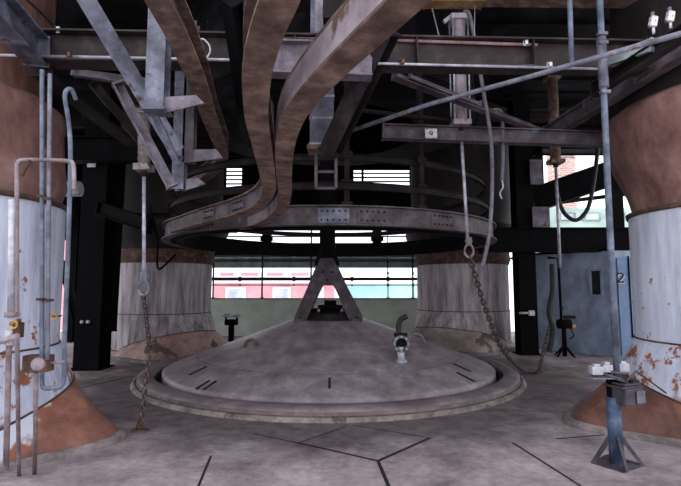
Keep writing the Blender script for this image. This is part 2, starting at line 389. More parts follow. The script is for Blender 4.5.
# ------------------------------------------------------------------ back opening: rails, posts
def back_rail(py, r, m, label, name='guard_rail', Y=YB - .1, x0=205, x1=422):
    a, b = at(x0, py, Y), at(x1, py, Y); b.z = a.z
    o = rod(name, label, 'rail', [a, b], r, m)
    for px in (240, 294, 352, 388): 
        p = at(px, py, Y); MB().cyl((p.x - .04, Y, a.z), (p.x + .04, Y, a.z), r * 1.5, 12).build('clip', m, o)
    return o
beam_g = ibeam('crossbeam', 'grey green channel beam across the open back bay, topmost rail', 'beam', at(205, 265, YB + .25), at(422, 265, YB + .25), .1, .2, 'greenrail', kind='U')
back_rail(279, .055, 'dark', 'dark thick pipe rail across the open back bay')
back_rail(285, .018, 'dark', 'thin dark wire rail just under the thick pipe rail')
back_rail(258, .035, 'greenrail', 'thin grey pipe close beneath the back ring beam', Y=YB + .1)
for i, px in enumerate((213, 262, 311, 388, 413)):
    base = at(px, 299, YB - .02); lab = ['leftmost thin post of the open back bay beside the left stack', 'thin post in the open back bay, second from left stack',
        'thin post in the open back bay just left of the bell yoke', 'thin post with chain clips right of the bell yoke', 'rightmost thin post of the open back bay beside the right stack'][i]
    o = rod('bay_post', lab, 'post', [(base.x, base.y - .02, 1.24), (base.x, base.y - .02, zlo)], .03 if i != 3 else .018, 'dark', 'posts of the back bay')
    MB().box((base.x, base.y - .02, 1.275), (.12, .12, .02)).build('foot_plate', 'dark', o)
    if i in (3, 4):
        for z in (1.7, 2.1, 2.5): MB().box((base.x, base.y - .05, z), (.07, .05, .1)).build('clip', 'dark', o)
for i, (py, lab) in enumerate(((230, 'thin bar of the upper gap, nearest the dark wall sheet'), (236.5, 'lower thin bar of the bright gap above the back ring'))):
    rod('gap_bar', lab, 'bar', [at(200, py, YB - .06), at(430, py, YB - .06)], .025, 'dark', 'bars of the upper back gap')
fp = MB().box(((at(205, 258, YB).x + at(422, 258, YB).x) / 2, YB + .32, (zpy(254, YB + .3) + zpy(262, YB + .3)) / 2), (at(422, 258, YB).x - at(205, 258, YB).x, .06, zpy(254, YB + .3) - zpy(262, YB + .3))).build('fascia_panel', 'dullgreen')
tag(fp, 'dull dark green fascia panel close under the back ring beam', 'panel')
for px, lab in ((208, 'short black upright in the upper gap beside the left stack'), (267, 'short black upright in the upper gap below the twin tracks'), (377, 'short black upright in the upper gap right of the bell yoke')):
    q = at(px, 240, 12.9); o = MB().box((q.x, q.y, q.z + .35), (.24, .14, 1.5)).build('gap_upright', 'black'); tag(o, lab, 'post', 'uprights of the upper back gap')
    MB().box((q.x, q.y - .08, q.z + .02), (.34, .02, .12)).build('joint_plate', 'black', o)
ibeam('lintel_beam', 'dark lintel beam across the back bay behind the far side of the ring', 'beam', at(100, 249, YB - .3), at(500, 249, YB - .3), .12, .4, 'black')

# ================================================================== THE BELL
bell = thing('furnace_bell', 'huge grey steel cone shaped furnace bell in the middle of the floor', 'furnace bell', C0)
PROF = [(.72, 1.0), (1.4, .755), (2.45, .375), (2.97, .19), (3.03, .15), (3.03, .02)]
b = MB(); b.lathe(PROF, C0, 128, cap_bot=False); b.v = b.v
b.lathe([(.0005, 1.0), (.72, 1.0)], C0, 64)
b.build('bell_shell', 'bell', bell)
def bell_z(r):
    for (r0, z0), (r1, z1) in zip(PROF, PROF[1:]):
        if r <= r1: return z0 + (z1 - z0) * max(0, (r - r0)) / (r1 - r0 + 1e-9)
    return 0
def on_bell(px, py):
    d = ray(px, py); o = Vector((0, 0, EYE)); t = 4.0
    while t < 14:
        p = o + d * t; r = math.hypot(p.x - C0.x, p.y - C0.y)
        if p.z <= bell_z(r): return p
        t += .005
    return o + d * 9
def bell_frame(p):
    r = Vector((p.x - C0.x, p.y - C0.y, 0)).normalized(); sl = Vector((r.x, r.y, -.36)).normalized()
    n = Vector((r.x * .34, r.y * .34, .94)).normalized(); t = n.cross(sl)
    return Matrix((sl, t, n)).transposed(), n, r
MB().lathe([(2.44, .383), (2.46, .376)], C0, 96).build('weld_seam', 'rimtop', bell)
for px, py, L in ((198, 371, .3), (203, 385, .24), (210, 385.5, .24), (329.5, 383.5, .26), (462, 368, .3), (463, 376, .22), (468, 378.5, .22)):
    p = on_bell(px, py); rm, n, r = bell_frame(p)
    MB().box(p + n * .004, (L, .035, .02), rm).build('slot', 'joint', bell)
# collar and yoke
MB().lathe([(.46, 1.0), (.46, 1.1), (.42, 1.13), (.0005, 1.13)], C0, 48).build('top_collar', 'dark', bell)
MB().lathe([(.2, 1.13), (.2, 1.2), (.24, 1.2), (.24, 1.27), (.12, 1.28), (.12, 1.36), (.0005, 1.36)], C0, 32).build('spindle_nut', 'black', bell)
for sx in (-1, 1):
    for sy in (-.1, .1): MB().box(C0 + Vector((sx * .31, sy, 1.17)), (.12, .07, .08)).build('clamp_block', 'black', bell)
YY = C0.y - .38
outl = [(321, 258), (333, 258), (338, 266), (347, 286), (362, 315), (363, 326), (352, 328), (348, 318), (337, 293), (333, 285), (322, 285), (318, 293), (307, 318), (305, 329), (294, 329), (294, 318), (307, 288), (316, 266)]
for dy, nm in ((0, 'yoke_plate'), (.66, 'yoke_plate')):
    pts = [at(x, y, YY) + Vector((0, dy, 0)) for x, y in outl]
    y = MB().prism(pts, (0, .09, 0)).build(nm, 'yoke', bell)
    bolts(y, [at(x, yy, YY) + Vector((0, dy, 0)) for x, yy in ((323, 272), (332, 272), (327, 280), (300, 318), (357, 317))], (0, -1, 0), .025, .03)
for sx in (300, 357):
    p = at(sx, 322, YY); MB().box((p.x, C0.y, p.z + .02), (.2, .95, .1), None).build('yoke_foot', 'yoke', bell)
p = at(327, 266, YY); ztop = 4.7
MB().box((p.x, C0.y, (p.z + ztop) / 2), (.3, .34, ztop - p.z), None).build('hanger_bar', 'black', bell)
MB().box((p.x, C0.y, p.z - .02), (.2, .66, .14)).build('yoke_spacer', 'black', bell)
for px in (319, 335):
    q = at(px, 255, YY); MB().box((q.x, C0.y - .4, q.z), (.06, .06, .42), Matrix.Rotation(.3 if px < 327 else -.3, 3, 'Y')).build('link_bar', 'black', bell)
# lifting lugs, fitting and a peg on the cone
for px, py, R in ((251, 344, .10), (416, 340, .14)):
    p = on_bell(px, py + 3); rm, n, r = bell_frame(p)
    pts = [p + Vector((math.cos(a) * R, 0, math.sin(a) * R * 1.15)) for a in [PI * i / 14 for i in range(15)]]
    MB().tube(pts, .028, 8).build('lifting_lug', 'rust' if px < 300 else 'rimtop', bell)
p = on_bell(326, 317); MB().box(p + Vector((0, 0, .07)), (.05, .05, .2)).build('peg', 'black', bell)
p = on_bell(401, 361)
vp = MB().lathe([(.09, -.02), (.09, .02), (.055, .03), (.055, .22)], p, 20).build('vent_pipe', 'pale', bell)
e = p + Vector((0, -.02, .27))
MB().lathe([(.13, -.05), (.13, .05), (.085, .05), (.085, -.05)], e, 24, closed=True, axis=(0, 1, .1)).build('flange', 'conduit', vp)
MB().lathe([(.085, -.03), (.085, .04), (.0005, .04)], e, 20, axis=(0, 1, .1)).build('valve_body', 'dark', vp)
for a in range(8):
    q = e + Vector((math.cos(a * PI / 4) * .108, -.05, math.sin(a * PI / 4) * .108)); MB().lathe([(.014, 0), (.014, .025)], q, 6, True, axis=(0, -1, 0)).build('bolt', 'pale', vp)
MB().box(e + Vector((0, .02, .13)), (.2, .1, .06)).build('valve_cap', 'dark', vp)
MB().tube(spline([e + Vector((-.02, .02, .13)), e + Vector((-.03, .02, .26)), e + Vector((.0, .02, .36)), e + Vector((.1, .02, .42))]), .042, 12).build('hose_stub', 'rubber', vp)

# rim ring round the bell
rim = thing('seat_ring', 'wide raised steel ring on the floor encircling the furnace bell', 'ring', C0)
MB().lathe([(3.16, 0), (3.16, .13), (3.18, .15), (3.38, .135), (3.42, .11), (3.42, 0)], C0, 128).build('ring_plate', 'rimtop', rim)
MB().lathe([(3.425, 0), (3.425, .10), (3.432, .10), (3.432, 0)], C0, 128, closed=True).build('ring_edge', 'rimside', rim)
MB().lathe([(3.04, .004), (3.15, .004)], C0, 128).build('gap_floor', 'joint', rim)
MB().lathe([(3.085, 0), (3.085, .08), (3.11, .08), (3.11, 0)], C0, 128).build('inner_lip', 'dark', rim)
kb = MB().lathe([(3.435, 0), (3.435, .055), (3.49, .045), (3.52, .0)], C0, 128).build('ring_kerb', 'kerb'); tag(kb, 'worn pale concrete kerb hugging the outside of the steel ring', 'kerb')

# ================================================================== FOUR STACKS
def stack(c, label, footm, lower, rb, rz, body=1.15, wide=.17, funnel='funnel', top=6.5, ztr=2.42, flare=1.55, zf=3.35, seam=True, drum='funnel_dark'):
    c = Vector((c[0], c[1], 0)); t = thing('uptake_stack', label, 'furnace stack', c, 'four gas uptake stacks')
    bd = (C0 - c); th0 = math.atan2(bd.y, bd.x); NS = 128; w = body + wide
    def foot_r(th, g=0.0):
        cs, sn = abs(math.cos(th)), abs(math.sin(th)); W = w + g
        if math.cos(th) > 0:
            return ((cs / (rb + g)) ** 7 + (sn / W) ** 7) ** (-1 / 7)
        return W
    def ringpts(rf, zf_):
        return [c + Vector((math.cos(th0 + a) * rf(a), math.sin(th0 + a) * rf(a), zf_(a))) for a in [2 * PI * i / NS for i in range(NS)]]
    def loft(rings, name, m, par, capb=False):
        mb = MB(); vs = [v for r_ in rings for v in r_]; fs = []
        for k in range(len(rings) - 1):
            for i in range(NS): fs.append((k * NS + i, k * NS + (i + 1) % NS, (k + 1) * NS + (i + 1) % NS, (k + 1) * NS + i))
        mb.add(vs, fs, True); return mb.build(name, m, par)
    cp = lambda a: max(0, math.cos(a)) ** .8
    zs = lambda a: .15 + .44 * cp(a)
    rs = lambda a: body + .02 + .15 * cp(a)
    K = lambda v: (lambda a: v)
    pad = loft([ringpts(lambda a: foot_r(a, .08), K(0)), ringpts(lambda a: foot_r(a, .08), K(.05)), ringpts(lambda a: foot_r(a, -.02), K(.065))], 'concrete_pad', 'paddust', t)
    mid = lambda q: (ringpts(lambda a: foot_r(a) * (1 - q) + rs(a) * q, lambda a: .09 * (1 - q) + zs(a) * q))
    ft = loft([ringpts(foot_r, K(.06)), mid(0), mid(.25), mid(.5), mid(.75), mid(1)], 'cone_foot', footm, t)
    sh = loft([ringpts(rs, zs), ringpts(K(body + .012), K(.98)), ringpts(K(body), K(1.0)), ringpts(K(body), K(ztr))], 'shell', lower, t)
    MB().lathe([(body + .01, .985), (body + .022, .993), (body + .004, 1.005)], c, 96).build('weld_seam', 'rust', sh)
    MB().tube([Vector((p.x, p.y, p.z)) for p in ringpts(lambda a: rs(a) + .001, zs)], .012, 6, True).build('weld_seam', 'rust', sh)
    MB().lathe([(body - .07, ztr - .04), (body - .05, ztr + .06), (body + .0, ztr + .25), (body + (flare - body) * .6, (ztr + zf) / 2 + .1), (flare, zf), (flare + .02, zf + .1), (flare, zf + .2), (flare - .14, zf + .3), (flare - .2, zf + .31)], c, 96).build('funnel', funnel, t)
    MB().lathe([(flare - .16, zf + .29), (flare - .16, top)], c, 96).build('upper_drum', drum, t)
    if funnel == 'funnel_dark': MB().lathe([(body + .02, ztr - .02), (body + .06, ztr + .1), (body + .02, ztr + .5)], c, 96).build('hood', 'rust', t)
    MB().lathe([(body - .02, ztr - .03), (body + .02, ztr - .03), (body + .03, ztr + .02), (body - .02, ztr + .02)], c, 96, closed=True).build('flange_ring', 'rust', t)
    return t
W1 = [(140, 142, 160), (176, 180, 198), (200, 204, 220)]; R1 = [(88, 58, 52), (122, 84, 76), (150, 112, 98)]
W2 = [(150, 152, 168), (184, 188, 204), (204, 208, 222)]
W3 = [(70, 62, 64), (142, 133, 138), (184, 176, 178)]; R3 = [(110, 88, 82), (150, 122, 112), (176, 146, 134)]
W4 = [(84, 74, 76), (146, 135, 138), (184, 175, 178)]; R4 = [(120, 104, 98), (150, 134, 126), (168, 152, 142)]
FL = (-4.19, 5.0); FR = (4.67, 5.6); BL = (-4.45, 12.2); BR = (3.43, 13.6)
def foot_mat(name, rust, paint, c, edge):
    """rust primer with old white paint left on the flank away from the bell"""
    m = mat(name, rust, 2.6, .6, bump=.2, spots=((152, 106, 84), .65, 2.4), grime=.3)
    N = m.node_tree.nodes; L = m.node_tree.links; b = N['Principled BSDF']; old = b.inputs['Base Color'].links[0].from_socket
    tc = N.new('ShaderNodeTexCoord'); d = (C0 - Vector((c[0], c[1], 0))).normalized()
    dt = N.new('ShaderNodeVectorMath'); dt.operation = 'DOT_PRODUCT'; L.new(tc.outputs['Object'], dt.inputs[0]); dt.inputs[1].default_value = (-d.x, -d.y, .9)
    n = N.new('ShaderNodeTexNoise'); n.inputs['Scale'].default_value = 3.5; n.inputs['Detail'].default_value = 8; L.new(tc.outputs['Object'], n.inputs['Vector'])
    a = N.new('ShaderNodeMath'); a.operation = 'MULTIPLY_ADD'; L.new(n.outputs['Fac'], a.inputs[0]); a.inputs[1].default_value = .7; L.new(dt.outputs['Value'], a.inputs[2])
    def step(lo, w):
        r = N.new('ShaderNodeMapRange'); L.new(a.outputs[0], r.inputs['Value']); r.inputs['From Min'].default_value = lo; r.inputs['From Max'].default_value = lo + w; return r.outputs['Result']
    def mix(f, x, col):
        q = N.new('ShaderNodeMix'); q.data_type = 'RGBA'; L.new(f, q.inputs['Factor']); L.new(x, q.inputs['A']); q.inputs['B'].default_value = srgb(*col); return q.outputs['Result']
    x = mix(step(edge - .09, .06), old, (128, 82, 62)); x = mix(step(edge, .05), x, paint)
    L.new(x, b.inputs['Base Color']); return m
footL = foot_mat('red_brown_cone_foot', [(88, 56, 48), (124, 82, 72), (154, 110, 96)], (178, 180, 192), FL, -.03)
footR = foot_mat('dark_red_cone_foot', [(74, 50, 44), (104, 70, 62), (136, 98, 86)], (178, 182, 196), FR, .04)
footB = mat('pinkish_cone_foot', [(112, 88, 84), (166, 132, 124), (196, 164, 156)], 2.2, .6, bump=.15, spots=((92, 78, 78), .6, 1.8))
footG = mat('beige_cone_foot', [(118, 104, 98), (156, 140, 132), (180, 164, 154)], 2.2, .65, bump=.15, spots=((100, 88, 84), .62, 2))
stack(FL, 'white stack with rust brown cone foot nearest on the left', footL, stack_mat('paint_front_left', .34, .4, W1, R1, .61), 1.52, 0, zf=3.35, flare=1.07, drum='drumrust', ztr=2.5, body=1.13)
stack(FR, 'white stack flaring into a brown funnel nearest on the right', footR, stack_mat('paint_front_right', .40, .4, W2, R1, .62), 1.74, 0, flare=1.34, zf=3.48, body=1.1, ztr=2.5, wide=.06)
stack(BL, 'far left stack with stained grey shell and pinkish cone foot', footB, stack_mat('paint_back_left', .2, .3, W3, R3, .74), 1.5, 0, funnel='funnel_dark', zf=3.0, ztr=2.22)
stack(BR, 'far right stack with stained grey shell and beige cone foot', footG, stack_mat('paint_back_right', .2, .3, W4, R4, .74), 1.6, 0, funnel='funnel_dark', zf=3.0, ztr=2.26, body=1.25)

# ================================================================== RING GIRDERS + HOPPER ABOVE
ZT = 2.43
def ring_girder(r, z, w, h, m, label, name='ring_girder', parts=True, kind='I'):
    pr = prof_I(w, h) if kind == 'I' else prof_box(w, h)
    t = tag(MB().sweep(circ(C0, r, z + h / 2, 128), pr, True).build(name, m, origin=C0 + Vector((0, 0, z))), label, 'ring beam')
    return t
rg = ring_girder(3.05, ZT, .14, .27, 'ring', 'grey riveted ring girder hanging over the bell, lowest of the rings')
for ang in (-88, -78, -57, -125):
    a = math.radians(ang); pc = C0 + Vector((math.cos(a) * 3.045, math.sin(a) * 3.045, ZT + .135)); n = Vector((math.cos(a), math.sin(a), 0))
    rot = Matrix((Vector((-n.y, n.x, 0)), n, Vector((0, 0, 1)))).transposed()
    sp = MB().box(pc + n * .012, (.42, .012, .2), rot).build('splice_plate', 'bluesteel' if ang == -88 else 'ring', rg)
    bolts(sp, [pc + n * .02 + Vector((-n.y, n.x, 0)) * dx + Vector((0, 0, dz)) for dx in (-.16, -.08, .0, .08, .16) for dz in (-.06, .06)], n, .014, .015)
lin = ring_girder(2.84, 2.40, .06, .33, 'black', 'black deep liner ring inside the riveted girder, seen across the back', 'ring_liner', kind='B')
r2g = ring_girder(3.0, 2.93, .07, .10, 'dark', 'thin dark curved rail ring just above the riveted girder', 'ring_rail')
r3g = ring_girder(2.95, 3.34, .08, .09, 'dark', 'upper thin curved rail ring under the hopper drum', 'ring_rail')
hop = thing('hopper_drum', 'dark riveted hopper drum hanging from the roof above the bell', 'hopper', C0 + Vector((0, 0, 4.7)))
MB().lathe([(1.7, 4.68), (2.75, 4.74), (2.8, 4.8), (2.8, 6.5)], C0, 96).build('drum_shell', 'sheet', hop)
MB().sweep(circ(C0, 2.83, 4.86, 96), prof_L(.1, .12), True).build('bottom_flange', 'dark', hop)
rv = MB()
for row in (5.2, 5.9):
    for i in range(60):
        a = PI + PI * i / 59; rv.ball(C0 + Vector((math.cos(a) * 2.8, math.sin(a) * 2.8, row)), .022, 6)
o = rv.build('rivet_rows', 'dark', hop); o['kind'] = 'stuff'
# vertical hangers between rings and drum
for i, (px, lab) in enumerate(((347, 'hanger strap joining the rings right of the twin tracks'), (427, 'hanger strap joining the rings under the label plate'))):
    th = math.asin(max(-1, min(1, ((px - 340.5) / F * 6.5 - C0.x) / 3.0))); p = C0 + Vector((math.sin(th) * 2.96, -math.cos(th) * 2.96, 0))
    n = Vector((math.sin(th), -math.cos(th), 0)); rot = Matrix((Vector((-n.y, n.x, 0)), n, Vector((0, 0, 1)))).transposed()
    o = MB().box((p.x, p.y, 3.72), (.07, .06, 2.0), rot).build('hanger_strap', 'dark'); tag(o, lab, 'hanger', 'straps between the rings')
    for z in (2.72, 3.02, 3.42): MB().box((p.x + n.x * .03, p.y + n.y * .03, z), (.16, .02, .1), rot).build('hanger_plate', 'dark', o)

# ================================================================== MONORAIL TRACKS
def track(pts, z, label, w, h, m, name='monorail_track', mweb='lilac', flush=False):
    P = spline([hz(x, y, z) for x, y in pts], 8); P = [Vector((p.x, p.y, z + h / 2)) for p in P]
    t = MB(); a, tf, tw = w / 2, .014, .008
    t.sweep(P, [(-a, -h / 2), (a, -h / 2), (a, -h / 2 + tf), (-a, -h / 2 + tf)])
    t.sweep(P, [(-a, h / 2 - tf), (a, h / 2 - tf), (a, h / 2), (-a, h / 2)])
    xo = 0
    if flush: xo = flush * (a - tw - .001)
    t.m = 1; t.sweep(P, [(xo - tw, -h / 2 + tf), (xo + tw, -h / 2 + tf), (xo + tw, h / 2 - tf), (xo - tw, h / 2 - tf)])
    return tag(t.build(name, [m, mweb]), label, 'track'), P
tA, PA = track([(284, -20), (280, 0), (270, 25), (262, 50), (257, 75), (256, 100), (257, 122), (262, 147), (267, 172), (269, 190), (263, 203), (250, 211), (228, 218), (203, 224), (172, 233)], ZT,
      'rusty curved overhead track, left one of the twin tracks above the bell', .115, .2, 'brown', mweb='ring')
tB, PB = track([(440, -25), (410, 0), (383, 25), (356, 50), (330, 75), (307, 100), (292, 122), (285, 147), (284, 172), (285, 195), (281, 210), (268, 221), (250, 228), (232, 233)], ZT,
      'rusty curved overhead track sweeping in from upper right, pale side', .115, .15, 'brown', mweb='webpale', flush=-1)
tC, PC = track([(147, -20), (157, 0), (179, 41), (197, 82), (211, 123), (222, 152), (219, 166), (207, 178), (190, 186), (170, 191)], 3.45,
      'brown overhead track descending at the upper left with hooked end', .17, .22, 'brown', mweb='ring')
def splice(P, i, tr):
    a, b2 = P[i], P[i + 1]; d = (b2 - a).normalized(); n = Vector((d.y, -d.x, 0))
    if n.y > 0: n = -n
    rot = Matrix((d, n, Vector((0, 0, 1)))).transposed()
    s = MB().box(a + n * .016, (.3, .012, .14), rot).build('splice_plate', 'ring', tr)
    bolts(s, [a + n * .024 + d * dx + Vector((0, 0, dz)) for dx in (-.1, -.03, .04, .11) for dz in (-.04, .04)], n, .012, .014)
splice(PA, 92, tA); splice(PA, 102, tA)
for tr, P, idx in ((tA, PA, (30, 60)), (tB, PB, (30, 64))):
    for i in idx:
        p = P[i]; MB().box((p.x, p.y, p.z + .1 + .09), (.1, .1, .18)).build('hanger_clip', 'dark', tr)

# ================================================================== MAIN BEAMS
ibeam('main_beam', 'long dark main beam spanning the picture in front of the hopper', 'beam', at(38, 49, 4.55), at(640, 58, 5.1), .22, .32, 'mainbeam', stiff=4)
rod('pipe', 'pink primed pipe lying on the top flange of the main beam', 'pipe', [at(38, 30, 4.5), at(240, 35, 4.68), at(537, 45, 4.95)], .017, 'pink')
rod('conduit', 'pale thin conduit running along the lower edge of the main beam', 'pipe', [at(-10, 55, 4.35), at(240, 60, 4.58), at(600, 69, 4.9)], .014, 'pale')
# upper left near beam
ibeam('edge_beam', 'blue grey slanting beam in the top left corner before the brown stack', 'beam', at(-26, -16, 3.3), at(37, 51, 4.5), .2, .28, 'bluesteel')
ibeam('brace', 'dark diagonal brace running down right from the top left beam', 'beam', at(42, 66, 4.6), at(133, 140, 7.0), .2, .2, 'dark', kind='L')
ibeam('brace', 'blue grey flat diagonal brace crossing the main beam at upper left', 'beam', at(82, -8, 3.9), at(176, 150, 4.75), .15, .02, 'bluesteel', kind='B', up=(0, -1, .3))
ibeam('brace', 'pale lower diagonal brace ending at the hanger bottom, upper left', 'beam', at(118, 84, 4.4), at(172, 186, 4.6), .1, .1, 'lilac', kind='L')
ibeam('brace', 'short grey diagonal strut beneath the left hanger post', 'beam', at(156, 112, 4.1), at(178, 160, 4.5), .06, .1, 'bluesteel', kind='L')
ibeam('brace', 'thin dark rail rising left to right below the main beam at left', 'beam', at(75, 72, 5.2), at(150, 82, 5.0), .08, .1, 'lilac', kind='L')
ibeam('brace', 'dark slanting strut behind the pale lower brace, upper left', 'beam', at(94, 84, 6.0), at(145, 145, 6.2), .12, .12, 'dark', kind='L')
hp = thing('hanger_post', 'wide blue grey hanger post with gusset arms at upper left', 'hanger', at(157, 113, 4.2))
p0, p1 = at(157, 112, 4.0), at(156, -30, 4.0)
MB().sweep([p0, Vector((p0.x, p0.y, p1.z))], prof_I(.16, .15), up=(0, 1, 0)).build('post', 'bluesteel', hp)
MB().prism([at(164, 97, 3.95), at(164, 113, 3.95), at(204, 103, 3.95), at(196, 95, 3.95)], (0, .02, 0)).build('gusset', 'lilac', hp)
MB().box(p0, (.2, .2, .02)).build('foot_plate', 'bluesteel', hp)
hp2 = thing('hanger_post', 'lower grey hanger frame with two legs under the left hooked track', 'hanger', at(182, 190, 5.2))
a = at(180, 190, 5.2); ztop_ = at(180, 100, 5.2).z
for px, py, w, m in ((179, 190, .13, 'bluesteel'), (189, 163, .12, 'ring')):
    q = at(px, py, 5.2); MB().sweep([q, Vector((q.x, q.y, ztop_ + .9))], prof_I(w, .12), up=(0, 1, 0)).build('leg', m, hp2)
MB().prism([at(184, 150, 5.15), at(184, 163, 5.15), at(223, 158, 5.15), at(216, 149, 5.15)], (0, .02, 0)).build('gusset', 'lilac', hp2)
MB().prism([at(186, 179, 5.15), at(186, 190, 5.15), at(206, 184, 5.15), at(198, 178, 5.15)], (0, .02, 0)).build('gusset', 'lilac', hp2)
# centre hanger between the tracks
hc = thing('hanger_post', 'grey box hanger behind the twin tracks with rusty foot', 'hanger', at(323, 152, 5.6))
q = at(322, 150, 5.6); MB().sweep([q, Vector((q.x, q.y, 6.5))], prof_I(.28, .2), up=(0, 1, 0)).build('post', 'bluesteel', hc)
MB().box(q, (.34, .3, .05)).build('foot_plate', 'brown', hc)
for py in (96, 118, 144):
    z = at(324, py, 5.5).z; MB().box((q.x, q.y - .1, z), (.3, .02, .03)).build('stiffener', 'webpale', hc)
hf = thing('angle_bracket', 'small pale angle frame below the rusty foot of the centre hanger', 'frame', at(322, 190, 5.6))
qa, qb = at(316, 188, 5.6), at(336, 188, 5.6); zt = q.z - .02
for x in (qa.x, qb.x): MB().sweep([(x, qa.y, qa.z), (x, qa.y, zt)], prof_L(.035, .035, .008), up=(0, 1, 0)).build('upright', 'ring', hf)
for z in (qa.z, (qa.z * .55 + zt * .45)): MB().sweep([(qa.x, qa.y, z), (qb.x, qa.y, z)], prof_L(.035, .035, .008)).build('crossbar', 'ring', hf)
ibeam('crossbeam', 'short lilac grey crossbeam seen between the twin tracks', 'beam', at(258, 58, 4.56), at(372, 62, 4.6), .16, .34, 'lilac', ends=False)
ibeam('post', 'upright grey post at the top edge between the twin tracks', 'beam', at(322, 36, 4.9), at(322, -30, 4.9), .14, .14, 'lilac', up=(0, 1, 0), ends=False)
ibeam('brace', 'black diagonal beam dropping left from the main beam beside right track', 'beam', at(388, 30, 4.5), at(330, 152, 5.4), .2, .2, 'dark', up=(0, -1, .3))
ibeam('brace', 'dark sloping beam over the left track near the top edge', 'beam', at(232, 0, 3.9), at(250, 140, 5.6), .14, .14, 'black', up=(0, -1, .3))
# right hand truss
ibeam('truss_chord', 'horizontal grey box chord with a white label plate', 'beam', at(383, 132, 6.4), at(610, 140, 6.4), .14, .2, 'ring')
plate = MB().box(at(431, 133.5, 6.31), (.16, .02, .13)).build('label_plate', 'white', bpy.data.objects['truss_chord'])
n9 = MB(); c9 = at(431, 132.6, 6.295)
n9.tube([c9 + Vector((math.cos(2 * PI * i / 16) * .02, 0, math.sin(2 * PI * i / 16) * .02)) for i in range(16)], .007, 6, True)
n9.tube([c9 + Vector((.02, 0, 0)), c9 + Vector((.012, 0, -.04))], .007, 6)
n9.build('mark', 'num', bpy.data.objects['truss_chord'])
ibeam('truss_brace', 'dark brace sloping down right from the main beam to the chord', 'beam', at(395, 74, 5.6), at(553, 134, 6.7), .12, .12, 'ring', kind='L')
ibeam('truss_brace', 'second lighter brace beside the cylinder sloping to the chord', 'beam', at(410, 76, 5.7), at(480, 104, 6.2), .06, .08, 'lilac', kind='L')
ibeam('truss_brace', 'heavy diagonal beam climbing right toward the brown funnel', 'beam', at(548, 134, 6.7), at(700, 38, 4.6), .14, .2, 'ring', stiff=2)
ibeam('truss_brace', 'lower dark diagonal beam against the brown funnel at right', 'beam', at(594, 90, 4.9), at(700, 22, 3.9), .1, .14, 'dark', kind='U')
ibeam('flat_beam', 'short pale greenish flat beam under the slanting pipe at upper right', 'beam', at(609, 60, 4.7), at(652, 45, 4.3), .05, .12, 'greenrail', kind='B')
ibeam('top_beam', 'ochre rusty beam end at the very top above the middle cylinder', 'beam', at(425, 0, 6.2), at(482, 0, 6.2), .2, .14, 'ochre', kind='B')
ibeam('top_beam', 'dark crossbeam along the top edge at the right', 'beam', at(480, -4, 6.2), at(700, -4, 5.2), .2, .2, 'brown')
ibeam('cross_rail', 'thin dark rail curving behind the diagonal pipe below main beam', 'beam', at(345, 108, 6.3), at(450, 120, 6.45), .06, .06, 'dark', kind='L')
# slanting pale pipe
sp = rod('slanting_pipe', 'long pale pipe slanting up from centre to the upper right corner', 'pipe', [at(338, 135, 5.6), at(430, 104, 5.1), at(532, 76, 4.6), at(690, 31, 3.85)], .025, 'conduit')
for t in (.27, .95):
    q = at(338, 135, 5.6).lerp(at(690, 31, 3.85), t)
# columns
def column(px, py0, py1, w, h, Y, m, label, group=None):
    q = at(px, py0, Y); q.z = 0; zt = at(px, py1, Y).z
    o = thing('steel_column', label, 'column', q, group)
    MB().sweep([q + Vector((0, 0, .02)), (q.x, q.y, min(zt, 6.45))], prof_I(w, h, .03, .03), up=(0, 1, 0)).build('shaft', m, o)
    MB().box(q + Vector((0, 0, .012)), (w * 1.25, h * 1.25, .024)).build('base_plate', m, o)
    for dx in (-.3, .3): MB().cyl(q + Vector((w * dx * 1.6, -h * .56, .02)), q + Vector((w * dx * 1.6, -h * .56, .06)), .02, 6).build('bolt', m, o)
    return o
c1 = column(92, 362, 0, .5, .5, 9.8, 'black', 'thick black column between the near and far left stacks')
zz = at(84, 323, 9.5).z
for px in (82, 88): q = at(px, 322, 9.53); MB().ball(q, .04, 10).build('bolt_cap', 'pale', c1)
q = at(92, 155, 9.5); MB().box(q, (.16, .03, .5)).build('patch_plate', 'white', c1)
c2 = column(527, 352, 0, .42, .42, 11.9, 'black', 'black column beside the far right stack with pipe clamp')
q = at(527, 313, 11.6); ck = MB().cyl(q - Vector((.18, 0, 0)), q + Vector((.18, 0, 0)), .03).build('clamp', 'white', c2)
MB().box(q + Vector((.1, -.02, 0)), (.12, .08, .12)).build('clamp_block', 'white', ck)
for px, py, w_, h_ in ((541, 218, .42, .55), (536, 172, .3, .62)):
    MB().box(at(px, py, 11.62), (w_, .03, h_)).build('gusset_plate', 'lilac', c2)
column(70, 340, 205, .2, .2, 14.5, 'black', 'slim black column far behind the near left stack')
column(655, 352, 0, .3, .3, 12.6, 'black', 'dark column behind the near right stack')
column(623, 352, 60, .28, .28, 12.4, 'black', 'black column rising behind the blue cabin')
